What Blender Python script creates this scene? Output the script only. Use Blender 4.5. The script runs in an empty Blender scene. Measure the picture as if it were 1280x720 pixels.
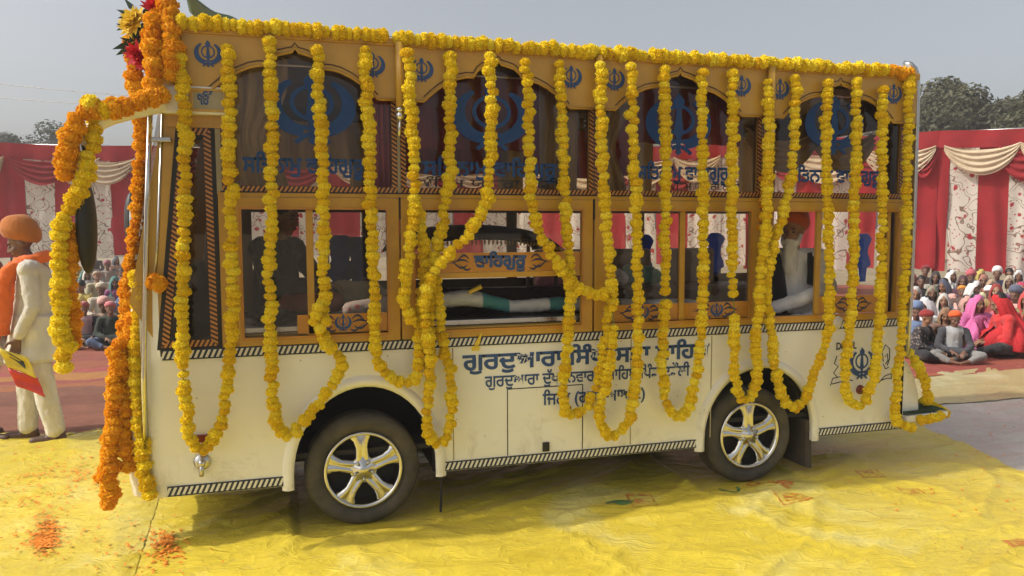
import bpy, bmesh, math, random
from mathutils import Vector, Matrix, noise
import numpy as np
R = math.radians
sc = bpy.context.scene
C = sc.collection
rnd = random.Random(7)

# ------------------------------------------------------------------ camera, light, exposure
F = 950.0
YAW, PITCH, ROLL = R(16.314), R(4.450), R(-0.150)
CAM = Vector((0.0, -4.55, 1.801))
fw = Vector((math.sin(YAW)*math.cos(PITCH), math.cos(YAW)*math.cos(PITCH), -math.sin(PITCH)))
_rt = Vector((math.cos(YAW), -math.sin(YAW), 0)); _up = _rt.cross(fw)
rt = math.cos(ROLL)*_rt + math.sin(ROLL)*_up
up = -math.sin(ROLL)*_rt + math.cos(ROLL)*_up
cd = bpy.data.cameras.new('camera'); cam = bpy.data.objects.new('camera', cd); C.objects.link(cam)
cd.sensor_width = 36; cd.lens = F/1280*36; cd.clip_end = 3000; cd.clip_start = 0.05
m = Matrix((rt, up, -fw)).transposed().to_4x4(); m.translation = CAM
cam.matrix_world = m
sc.camera = cam

SUN_DIR = Vector((0.74, -0.026, -0.67)).normalized()      # the way the light travels: from the front of the bus, high
w = bpy.data.worlds.new('World'); sc.world = w; w.use_nodes = True
nt = w.node_tree; bg = nt.nodes['Background']
sky = nt.nodes.new('ShaderNodeTexSky'); sky.sky_type = 'NISHITA'; sky.sun_disc = False
sky.sun_elevation = math.asin(-SUN_DIR.z); sky.sun_rotation = math.atan2(-SUN_DIR.x, -SUN_DIR.y)
sky.air_density = 1.0; sky.dust_density = 6.0; sky.ozone_density = 1.0; sky.altitude = 200
hs = nt.nodes.new('ShaderNodeHueSaturation'); hs.inputs['Saturation'].default_value = 0.38
nt.links.new(sky.outputs[0], hs.inputs['Color']); nt.links.new(hs.outputs[0], bg.inputs['Color'])
bg.inputs['Strength'].default_value = 0.135
sd = bpy.data.lights.new('sun', 'SUN'); sd.energy = 2.5; sd.angle = R(1.2); sd.color = (1.0, 0.93, 0.82)
so = bpy.data.objects.new('sun', sd); C.objects.link(so)
so.rotation_euler = SUN_DIR.to_track_quat('-Z', 'Y').to_euler()
sc.view_settings.view_transform = 'Standard'; sc.view_settings.look = 'None'
sc.view_settings.exposure = 0.32; sc.view_settings.gamma = 1.0; sc.view_settings.use_curve_mapping = False
sc.cycles.max_bounces = 8; sc.cycles.transparent_max_bounces = 16; sc.cycles.caustics_reflective = False; sc.cycles.caustics_refractive = False

# photograph pixel -> a point of the bus-side plane y=Y, or of the level z
def ray(px, py): return fw*F + rt*(px-640) + up*(360-py)
def at(px, py, Y=0.0):
    d = ray(px, py); return CAM + d*((Y-CAM.y)/d.y)
def gr(px, py, z=0.0):
    d = ray(px, py); return CAM + d*((z-CAM.z)/d.z)
def far(px, dist, z=0.0):                                    # at a view depth, on level z
    d = ray(px, 300); p = CAM + d*(dist/F); p.z = z; return p

# ------------------------------------------------------------------ helpers
ORG = {}
def tag(o, label=None, cat=None, group=None, kind=None):
    if label: o['label'] = label
    if cat: o['category'] = cat
    if group: o['group'] = group
    if kind: o['kind'] = kind
    return o
def thing(name, label, cat, loc=(0,0,0), group=None, rz=0.0):
    o = bpy.data.objects.new(name, None); C.objects.link(o); o.empty_display_size = 0.2
    o.location = loc; o.rotation_euler = (0,0,rz)
    return tag(o, label, cat, group)
def root_of(o):
    while o.parent: o = o.parent
    return o
class MB:
    def __init__(s): s.v = []; s.f = []; s.uv = {}; s.tone = None
    def add(s, vs, fs):
        n = len(s.v); s.v += [tuple(p) for p in vs]; s.f += [tuple(i+n for i in f) for f in fs]; return s
    def box(s, c, d, M=None):
        x, y, z = d[0]/2, d[1]/2, d[2]/2
        vs = [Vector((i*x, j*y, k*z)) for i in (-1,1) for j in (-1,1) for k in (-1,1)]
        if M: vs = [M @ p for p in vs]
        c = Vector(c)
        return s.add([p+c for p in vs], [(0,1,3,2),(4,6,7,5),(0,4,5,1),(2,3,7,6),(0,2,6,4),(1,5,7,3)])
    def span(s, x0, x1, y0, y1, z0, z1):
        return s.box(((x0+x1)/2,(y0+y1)/2,(z0+z1)/2), (abs(x1-x0),abs(y1-y0),abs(z1-z0)))
    def quad(s, a, b, c, d, uv=None):
        n = len(s.f); s.add([a,b,c,d], [(0,1,2,3)])
        if uv: s.uv[n] = uv
        return s
    def tube(s, pts, r, n=8, cap=True, closed=False, up=None):
        pts = [Vector(p) for p in pts]; N = len(pts); rs = r if isinstance(r, (list,tuple)) else [r]*N
        vs = []; prev = None
        for i in range(N):
            a = pts[i-1] if (i or closed) else pts[0]; b = pts[(i+1) % N] if (i < N-1 or closed) else pts[-1]
            t = (b-a).normalized() if (b-a).length > 1e-9 else Vector((0,0,1))
            if prev is None:
                prev = t.orthogonal().normalized()
            prev = (prev - t*prev.dot(t))
            prev = prev.normalized() if prev.length > 1e-6 else t.orthogonal().normalized()
            bi = t.cross(prev)
            for k in range(n):
                an = 2*math.pi*k/n; vs.append(pts[i] + (prev*math.cos(an)+bi*math.sin(an))*rs[i])
        fs = []
        for i in range(N if closed else N-1):
            for k in range(n):
                j = (i+1) % N
                fs.append((i*n+k, i*n+(k+1)%n, j*n+(k+1)%n, j*n+k))
        if cap and not closed: fs += [tuple(range(n))[::-1], tuple((N-1)*n+k for k in range(n))]
        return s.add(vs, fs)
    def lathe(s, prof, c, axis='z', n=24):                     # prof: (r, h)
        vs = []; c = Vector(c)
        for r, h in prof:
            for k in range(n):
                a = 2*math.pi*k/n; p = (r*math.cos(a), r*math.sin(a), h)
                p = {'z': p, 'y': (p[0], h, p[1]), 'x': (h, p[0], p[1])}[axis]
                vs.append(c+Vector(p))
        fs = [(i*n+k, i*n+(k+1)%n, (i+1)*n+(k+1)%n, (i+1)*n+k) for i in range(len(prof)-1) for k in range(n)]
        return s.add(vs, fs)
    def ball(s, c, r, n=12, h=8, M=None):
        c = Vector(c); r = (r,r,r) if not isinstance(r,(tuple,list)) else r; vs = []; fs = []
        vs.append(Vector((0,0,-r[2])))
        for i in range(1,h):
            a = -math.pi/2+math.pi*i/h
            for k in range(n):
                b = 2*math.pi*k/n; vs.append(Vector((r[0]*math.cos(a)*math.cos(b), r[1]*math.cos(a)*math.sin(b), r[2]*math.sin(a))))
        vs.append(Vector((0,0,r[2]))); L = len(vs)-1
        for k in range(n): fs.append((0, 1+(k+1)%n, 1+k)); fs.append((L, 1+(h-2)*n+k, 1+(h-2)*n+(k+1)%n))
        for i in range(h-2):
            for k in range(n): fs.append((1+i*n+k, 1+i*n+(k+1)%n, 1+(i+1)*n+(k+1)%n, 1+(i+1)*n+k))
        if M: vs = [M @ p for p in vs]
        return s.add([p+c for p in vs], fs)
    def caps(s, a, b, r0, r1, n=10):                           # tapered capsule, closed
        a = Vector(a); b = Vector(b); d = b-a; L = d.length
        if L < 1e-6: return s.ball(a, r0)
        q = d.to_track_quat('Z','Y').to_matrix(); vs = []; rings = []
        for i in range(1,4): t = -math.pi/2+math.pi/2*i/3; rings.append((r0*math.cos(t), r0*math.sin(t)))
        for i in range(0,3): t = math.pi/2*i/3; rings.append((r1*math.cos(t), L+r1*math.sin(t)))
        vs.append(Vector((0,0,-r0)))
        for rr, z in rings:
            for k in range(n): vs.append(Vector((rr*math.cos(2*math.pi*k/n), rr*math.sin(2*math.pi*k/n), z)))
        vs.append(Vector((0,0,L+r1))); T = len(vs)-1; fs = []
        for k in range(n): fs.append((0,1+(k+1)%n,1+k)); fs.append((T,1+5*n+k,1+5*n+(k+1)%n))
        for i in range(5):
            for k in range(n): fs.append((1+i*n+k,1+i*n+(k+1)%n,1+(i+1)*n+(k+1)%n,1+(i+1)*n+k))
        return s.add([q @ p + a for p in vs], fs)
    def prism(s, poly, y0, y1, holes=()):                      # polygon in (x,z) extruded along y
        from mathutils.geometry import tessellate_polygon
        loops = [poly]+list(holes); flat = [p for l in loops for p in l]
        tr = tessellate_polygon([[Vector((p[0],p[1],0)) for p in l] for l in loops])
        n = len(flat)
        vs = [(x,y0,z) for x,z in flat]+[(x,y1,z) for x,z in flat]; fs = []
        for t in tr:
            a,b,c = [Vector((flat[i][0],flat[i][1],0)) for i in t]
            if (b-a).cross(c-a).z < 0: t = t[::-1]
            fs.append(tuple(t)); fs.append(tuple(i+n for i in t[::-1]))
        o = 0
        for l in loops:
            k = len(l)
            for i in range(k): fs.append((o+i, o+(i+1)%k, n+o+(i+1)%k, n+o+i))
            o += k
        return s.add(vs, fs)
    def sheet(s, fn, nu, nv, close_u=False):
        vs = [fn(i/nu, j/nv) for j in range(nv+1) for i in range(nu+1)]
        fs = [(j*(nu+1)+i, j*(nu+1)+i+1, (j+1)*(nu+1)+i+1, (j+1)*(nu+1)+i) for j in range(nv) for i in range(nu)]
        return s.add(vs, fs)
    def build(s, name, mat, parent=None, smooth=False, local=False, bevel=0, thick=0, normals=True):
        me = bpy.data.meshes.new(name)
        off = Vector((0,0,0))
        if parent and not local:
            rr = root_of(parent); Mi = (Matrix.Translation(rr.location) @ rr.rotation_euler.to_matrix().to_4x4()).inverted()
            vs = [tuple(Mi @ Vector(p)) for p in s.v]
        else: vs = s.v
        me.from_pydata(vs, [], s.f); me.validate()
        if s.uv and len(me.polygons) == len(s.f):
            ul = me.uv_layers.new(name='UVMap')
            for fi, uv in s.uv.items():
                for li, q in zip(me.polygons[fi].loop_indices, uv): ul.data[li].uv = q
        if normals:
            bm = bmesh.new(); bm.from_mesh(me); bmesh.ops.recalc_face_normals(bm, faces=bm.faces); bm.to_mesh(me); bm.free()
        if smooth: me.polygons.foreach_set('use_smooth', [True]*len(me.polygons))
        me.update(); me.materials.append(mat)
        o = bpy.data.objects.new(name, me); C.objects.link(o)
        if parent: o.parent = parent
        if bevel:
            b = o.modifiers.new('bevel','BEVEL'); b.width = bevel; b.segments = 2; b.limit_method = 'ANGLE'
        if thick:
            t = o.modifiers.new('thick','SOLIDIFY'); t.thickness = thick; t.offset = 0
        return o

# ------------------------------------------------------------------ materials
def newmat(name):
    mt = bpy.data.materials.new(name); mt.use_nodes = True; n = mt.node_tree; return mt, n, n.nodes['Principled BSDF']
def N(n, t, **kw):
    x = n.nodes.new(t)
    for k, v in kw.items():
        if k in x.inputs: x.inputs[k].default_value = v
        else: setattr(x, k, v)
    return x
def ramp(n, stops, interp='LINEAR'):
    x = n.nodes.new('ShaderNodeValToRGB'); x.color_ramp.interpolation = interp
    while len(x.color_ramp.elements) > 1: x.color_ramp.elements.remove(x.color_ramp.elements[-1])
    for i, (p, c) in enumerate(stops):
        e = x.color_ramp.elements[0] if i == 0 else x.color_ramp.elements.new(p)
        e.position = p; e.color = (*c, 1) if len(c) == 3 else c
    return x
def mul(c, k): return tuple(min(1, a*k) for a in c)
def pm(name, col, rough=0.6, metal=0.0, var=0.12, vs=6.0, bump=0.0, bs=40.0, spec=0.5, sheen=0.0, transl=0.0, stretch=None, coat=0.0, col2=None):
    mt, n, p = newmat(name); L = n.links.new
    tc = N(n,'ShaderNodeTexCoord'); src = tc.outputs['Object']
    if stretch:
        mp = N(n,'ShaderNodeMapping'); mp.inputs['Scale'].default_value = stretch; L(src, mp.inputs['Vector']); src = mp.outputs[0]
    if var:
        nz = N(n,'ShaderNodeTexNoise', Scale=vs, Detail=5.0, Roughness=0.6); L(src, nz.inputs['Vector'])
        rp = ramp(n, [(0.3, mul(col, 1-var)), (0.7, col2 or mul(col, 1+var))]); L(nz.outputs['Fac'], rp.inputs[0]); L(rp.outputs[0], p.inputs['Base Color'])
        rr = N(n,'ShaderNodeMapRange'); rr.inputs['To Min'].default_value = max(0.02, rough-0.08); rr.inputs['To Max'].default_value = min(1, rough+0.1)
        L(nz.outputs['Fac'], rr.inputs['Value']); L(rr.outputs[0], p.inputs['Roughness'])
    else:
        p.inputs['Base Color'].default_value = (*col,1); p.inputs['Roughness'].default_value = rough
    p.inputs['Metallic'].default_value = metal; p.inputs['Specular IOR Level'].default_value = spec
    p.inputs['Sheen Weight'].default_value = sheen; p.inputs['Coat Weight'].default_value = coat
    if bump:
        nb = N(n,'ShaderNodeTexNoise', Scale=bs, Detail=6.0, Roughness=0.6); L(src, nb.inputs['Vector'])
        b = N(n,'ShaderNodeBump', Strength=bump, Distance=0.02); L(nb.outputs['Fac'], b.inputs['Height']); L(b.outputs[0], p.inputs['Normal'])
    if transl:
        tr = N(n,'ShaderNodeBsdfTranslucent'); mx = N(n,'ShaderNodeMixShader', Fac=transl)
        if var: L(rp.outputs[0], tr.inputs['Color'])
        else: tr.inputs['Color'].default_value = (*col,1)
        out = n.nodes['Material Output']; L(p.outputs[0], mx.inputs[1]); L(tr.outputs[0], mx.inputs[2]); L(mx.outputs[0], out.inputs['Surface'])
    return mt
def rope_mat(name, c0, c1, period, slant, edge):                # diagonal painted rope strip, uv in metres across u and 0..1 across v
    mt, n, p = newmat(name); L = n.links.new
    uv = N(n,'ShaderNodeUVMap'); sp = N(n,'ShaderNodeSeparateXYZ'); L(uv.outputs[0], sp.inputs[0])
    def M(op, a, b=None):
        x = N(n,'ShaderNodeMath', operation=op)
        for i, q in enumerate((a,b)):
            if q is None: continue
            if isinstance(q, (int,float)): x.inputs[i].default_value = q
            else: L(q, x.inputs[i])
        return x.outputs[0]
    s = M('FRACT', M('DIVIDE', M('SUBTRACT', sp.outputs[0], M('MULTIPLY', sp.outputs[1], slant)), period))
    st = M('GREATER_THAN', s, 0.48)
    e = M('LESS_THAN', M('ABSOLUTE', M('SUBTRACT', sp.outputs[1], 0.5)), 0.5-edge)
    nz = N(n,'ShaderNodeTexNoise', Scale=30.0); rg = M('GREATER_THAN', nz.outputs['Fac'], 0.27)
    k = M('MULTIPLY', M('MULTIPLY', st, e), rg)
    mx = N(n,'ShaderNodeMixRGB'); mx.inputs[1].default_value = (*c0,1); mx.inputs[2].default_value = (*c1,1)
    L(k, mx.inputs[0]); L(mx.outputs[0], p.inputs['Base Color']); p.inputs['Roughness'].default_value = 0.35
    return mt
def glass_mat(name, tint, refl=0.9, rough=0.02):
    mt = bpy.data.materials.new(name); mt.use_nodes = True; n = mt.node_tree; n.nodes.remove(n.nodes['Principled BSDF']); L = n.links.new
    t = N(n,'ShaderNodeBsdfTransparent'); t.inputs[0].default_value = (*tint,1)
    g = N(n,'ShaderNodeBsdfGlossy', Roughness=rough); g.inputs[0].default_value = (refl,refl,refl,1)
    fr = N(n,'ShaderNodeFresnel', IOR=1.55); mx = N(n,'ShaderNodeMixShader')
    L(fr.outputs[0], mx.inputs[0]); L(t.outputs[0], mx.inputs[1]); L(g.outputs[0], mx.inputs[2]); L(mx.outputs[0], n.nodes['Material Output'].inputs[0])
    return mt
def body_paint():
    mt, n, p = newmat('cream_paint'); L = n.links.new; tc = N(n,'ShaderNodeTexCoord'); src = tc.outputs['Object']
    a = N(n,'ShaderNodeTexNoise', Scale=2.5, Detail=6.0, Roughness=0.6); L(src, a.inputs['Vector']); r = ramp(n, [(0.3,(0.80,0.785,0.70)),(0.7,(0.85,0.84,0.77))]); L(a.outputs['Fac'], r.inputs[0])
    d = N(n,'ShaderNodeTexNoise', Scale=5.0, Detail=10.0, Roughness=0.75, Distortion=0.6); L(src, d.inputs['Vector']); sp = N(n,'ShaderNodeSeparateXYZ'); L(src, sp.inputs[0])
    k = N(n,'ShaderNodeMath', operation='MULTIPLY_ADD'); k.inputs[1].default_value = -0.26; k.inputs[2].default_value = 0.20; L(sp.outputs[2], k.inputs[0])     # road dust thrown up along the sill
    s = N(n,'ShaderNodeMath', operation='ADD'); L(k.outputs[0], s.inputs[0]); L(d.outputs['Fac'], s.inputs[1]); dr = ramp(n, [(0.60,(0,0,0)),(0.84,(0.5,0.5,0.5))]); L(s.outputs[0], dr.inputs[0])
    v = N(n,'ShaderNodeTexVoronoi', Scale=10.0, Randomness=1.0); L(src, v.inputs['Vector']); vr = ramp(n, [(0.035,(0.8,0.8,0.8)),(0.06,(0,0,0))]); L(v.outputs['Distance'], vr.inputs[0])
    md = N(n,'ShaderNodeMixRGB', blend_type='LIGHTEN'); md.inputs[0].default_value = 1; L(dr.outputs[0], md.inputs[1]); L(vr.outputs[0], md.inputs[2])
    mx = N(n,'ShaderNodeMixRGB'); mx.inputs[2].default_value = (0.34,0.27,0.17,1); L(md.outputs[0], mx.inputs[0]); L(r.outputs[0], mx.inputs[1]); L(mx.outputs[0], p.inputs['Base Color'])
    rr = N(n,'ShaderNodeMapRange'); rr.inputs['To Min'].default_value = 0.22; rr.inputs['To Max'].default_value = 0.45; L(d.outputs['Fac'], rr.inputs[0]); L(rr.outputs[0], p.inputs['Roughness']); p.inputs['Coat Weight'].default_value = 0.4
    b = N(n,'ShaderNodeBump', Strength=0.06, Distance=0.03); n3 = N(n,'ShaderNodeTexNoise', Scale=3.2, Detail=2.0); L(src, n3.inputs['Vector']); L(n3.outputs['Fac'], b.inputs['Height']); L(b.outputs[0], p.inputs['Normal']); return mt
M_white = body_paint()
M_gold = pm('mustard_paint', (0.52,0.285,0.025), 0.36, var=0.10, vs=8, bump=0.02, bs=20, coat=0.2)
M_gold2 = pm('pale_mustard_paint', (0.52,0.30,0.042), 0.38, var=0.08, vs=5, bump=0.03, bs=12, coat=0.2)
M_orange = pm('amber_paint', (0.52,0.23,0.02), 0.35, var=0.12, vs=9, coat=0.2)
M_blue = pm('blue_paint', (0.025,0.075,0.22), 0.4, var=0.15, vs=20)
M_blue_g = pm('blue_vinyl', (0.025,0.10,0.33), 0.45, var=0.1, vs=20, transl=0.3)
M_blue_s = pm('blue_sticker_vinyl', (0.03,0.13,0.48), 0.5, var=0.1, vs=20, transl=0.6)
M_navy = pm('navy_paint', (0.02,0.04,0.10), 0.4, var=0.1)
M_black = pm('black_rubber', (0.012,0.012,0.012), 0.55, var=0.15)
M_blackline = pm('black_paint', (0.015,0.015,0.02), 0.5, var=0.0)
M_tyre = pm('tyre_rubber', (0.05,0.045,0.037), 0.75, var=0.3, vs=7, bump=0.12, bs=60, col2=(0.10,0.085,0.058))
M_chrome = pm('chrome', (0.66,0.64,0.58), 0.16, metal=1.0, var=0.05)
M_steel = pm('steel', (0.55,0.54,0.52), 0.28, metal=1.0, var=0.1)
M_dark = pm('underside_dark', (0.02,0.018,0.015), 0.8, var=0.2)
M_beige = pm('beige_pillar_paint', (0.36,0.31,0.18), 0.5, var=0.12, vs=14)
M_rope_o = rope_mat('orange_rope_strip', (0.03,0.012,0.008), (0.50,0.22,0.05), 0.026, 0.022, 0.06)
M_rope_w = rope_mat('white_rope_strip', (0.012,0.022,0.05), (0.70,0.68,0.60), 0.029, 0.026, 0.13)
M_glass = glass_mat('tinted_window_glass', (0.80,0.74,0.66))
M_glass_l = glass_mat('clear_window_glass', (0.90,0.88,0.83))
M_glass_d = glass_mat('dark_window_glass', (0.16,0.14,0.11))
M_maroon = pm('maroon_cloth', (0.40,0.05,0.065), 0.85, var=0.2, vs=5, bump=0.2, bs=12, stretch=(6,1,0.6), sheen=0.2)
M_drape = pm('beige_drape_cloth', (0.60,0.47,0.27), 0.85, var=0.15, vs=5, bump=0.15, bs=12, stretch=(4,1,0.5), transl=0.2)
M_wood = pm('brown_laminate', (0.10,0.055,0.03), 0.5, var=0.25, vs=5, stretch=(1,1,6))
M_brass = pm('brass_board', (0.50,0.31,0.06), 0.3, metal=0.6, var=0.2, vs=9)
M_skin = [pm('skin_%s' % k, c, 0.55, var=0.12, vs=18) for k, c in (('tan',(0.34,0.18,0.105)),('brown',(0.25,0.13,0.075)),('deep',(0.16,0.08,0.05)))]
M_eye = pm('eye_dark', (0.012,0.01,0.01), 0.15, var=0)
M_eyew = pm('eye_white', (0.20,0.15,0.12), 0.25, var=0)
M_hair = pm('black_hair', (0.012,0.010,0.009), 0.5, var=0.3, vs=60, stretch=(1,1,0.2))
M_lip = pm('lip', (0.16,0.06,0.045), 0.5, var=0.1)
M_turf = pm('green_turf', (0.03,0.075,0.02), 0.95, var=0.4, vs=60, bump=0.8, bs=180)
M_red = pm('red_reflector', (0.20,0.03,0.015), 0.25, var=0.2)
_cloth = {}
def cloth(col, transl=0.0, fold=0.35):
    k = (tuple(col), transl)
    if k not in _cloth: _cloth[k] = pm('cloth_%d' % len(_cloth), col, 0.88, var=0.16, vs=7, bump=0.6, bs=13, sheen=0.15, transl=transl, stretch=(1,1,0.4))
    return _cloth[k]
def print_cloth(base, dots, scale):                            # printed cotton: small motifs over a plain ground
    mt, n, p = newmat('printed_cloth_%d' % len(bpy.data.materials)); L = n.links.new; tc = N(n,'ShaderNodeTexCoord')
    v = N(n,'ShaderNodeTexVoronoi', Scale=scale); L(tc.outputs['Object'], v.inputs['Vector']); r = ramp(n, [(0.25,dots),(0.34,base)]); L(v.outputs['Distance'], r.inputs[0])
    nz_ = N(n,'ShaderNodeTexNoise', Scale=6.0, Detail=4.0); L(tc.outputs['Object'], nz_.inputs['Vector']); r2 = ramp(n, [(0.3,(0.75,0.75,0.75)),(0.7,(1,1,1))]); L(nz_.outputs['Fac'], r2.inputs[0])
    mx = N(n,'ShaderNodeMixRGB', blend_type='MULTIPLY'); mx.inputs[0].default_value = 1; L(r.outputs[0], mx.inputs[1]); L(r2.outputs[0], mx.inputs[2]); L(mx.outputs[0], p.inputs['Base Color'])
    p.inputs['Roughness'].default_value = 0.9; b = N(n,'ShaderNodeBump', Strength=0.6, Distance=0.02); n3 = N(n,'ShaderNodeTexNoise', Scale=13.0, Detail=6.0); L(tc.outputs['Object'], n3.inputs['Vector']); L(n3.outputs['Fac'], b.inputs['Height']); L(b.outputs[0], p.inputs['Normal'])
    return mt
M_ground = pm('dry_earth', (0.30,0.235,0.15), 0.95, var=0.22, vs=0.7, bump=0.4, bs=8)
# ------------------------------------------------------------------ ground, carpets, sheets
me = MB()
NG = 40
me.sheet(lambda u,v: (-900+1800*u, -300+1800*v, -0.03), NG, NG)
tag(me.build('ground', M_ground), 'bare dusty field running to the horizon', kind='structure')

def stripe_mat(name, stops, scale, ang=0.0, off=0.0):
    mt, n, p = newmat(name); L = n.links.new
    tc = N(n,'ShaderNodeTexCoord'); mp = N(n,'ShaderNodeMapping'); mp.inputs['Rotation'].default_value = (0,0,ang); L(tc.outputs['Object'], mp.inputs[0])
    nz = N(n,'ShaderNodeTexNoise', Scale=1.3, Detail=4.0); L(tc.outputs['Object'], nz.inputs['Vector'])
    sp = N(n,'ShaderNodeSeparateXYZ'); L(mp.outputs[0], sp.inputs[0])
    a = N(n,'ShaderNodeMath', operation='MULTIPLY'); a.inputs[1].default_value = 1/scale; L(sp.outputs[1], a.inputs[0])
    b = N(n,'ShaderNodeMath', operation='MULTIPLY_ADD'); b.inputs[1].default_value = 0.12; L(nz.outputs['Fac'], b.inputs[0]); L(a.outputs[0], b.inputs[2])
    o_ = N(n,'ShaderNodeMath', operation='ADD'); o_.inputs[1].default_value = off; L(b.outputs[0], o_.inputs[0]); f = N(n,'ShaderNodeMath', operation='FRACT'); L(o_.outputs[0], f.inputs[0])
    rp = ramp(n, stops, 'CONSTANT'); L(f.outputs[0], rp.inputs[0])
    n2 = N(n,'ShaderNodeTexNoise', Scale=5.0, Detail=8.0, Roughness=0.7); L(tc.outputs['Object'], n2.inputs['Vector'])
    r2 = ramp(n, [(0.3,(0.6,0.55,0.5)),(0.7,(1,1,1))]); L(n2.outputs['Fac'], r2.inputs[0])
    mx = N(n,'ShaderNodeMixRGB', blend_type='MULTIPLY'); mx.inputs[0].default_value = 0.9; L(rp.outputs[0], mx.inputs[1]); L(r2.outputs[0], mx.inputs[2])
    L(mx.outputs[0], p.inputs['Base Color']); p.inputs['Roughness'].default_value = 0.95
    n3 = N(n,'ShaderNodeTexNoise', Scale=120.0, Detail=3.0); L(tc.outputs['Object'], n3.inputs['Vector'])
    bp = N(n,'ShaderNodeBump', Strength=0.4, Distance=0.01); L(n3.outputs['Fac'], bp.inputs['Height']); L(bp.outputs[0], p.inputs['Normal'])
    return mt
DH = stripe_mat('striped_dhurrie_weave', [(0,(0.25,0.095,0.055)),(0.2,(0.20,0.075,0.045)),(0.3,(0.22,0.09,0.055)),(0.38,(0.36,0.13,0.05)),(0.43,(0.30,0.075,0.06)),(0.48,(0.42,0.19,0.05)),(0.56,(0.36,0.085,0.07)),(0.61,(0.32,0.10,0.05)),(0.70,(0.29,0.085,0.055)),(0.84,(0.33,0.10,0.06))], 5.6, 0.0, 0.41)
DH2 = stripe_mat('red_mat_weave', [(0,(0.36,0.085,0.05)),(0.3,(0.30,0.075,0.05)),(0.5,(0.40,0.11,0.05)),(0.7,(0.33,0.07,0.05))], 1.9, 0.3)
def nz(x,y,z=0.0): return noise.noise(Vector((x,y,z)))
def soft_sheet(x0,x1,y0,y1,z,amp,n):
    return lambda u,v: (x0+(x1-x0)*u, y0+(y1-y0)*v + 0.05*nz((x0+(x1-x0)*u)*1.3, v*3), z+amp*(0.5+0.5*nz((x0+(x1-x0)*u)*1.1,(y0+(y1-y0)*v)*1.7)))
c1 = MB(); c1.sheet(soft_sheet(-11,1.5,2.55,15.5,-0.012,0.035,0),120,120)
tag(c1.build('carpet', DH, smooth=True), 'striped maroon and orange dhurrie carpet under the people left of the bus', 'carpet')
c2 = MB(); c2.sheet(soft_sheet(4.6,17.5,2.75,15.5,-0.010,0.035,0),110,110)
tag(c2.build('carpet', DH2, smooth=True), 'reddish mat under the crowd seated right of the bus', 'carpet')

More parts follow.
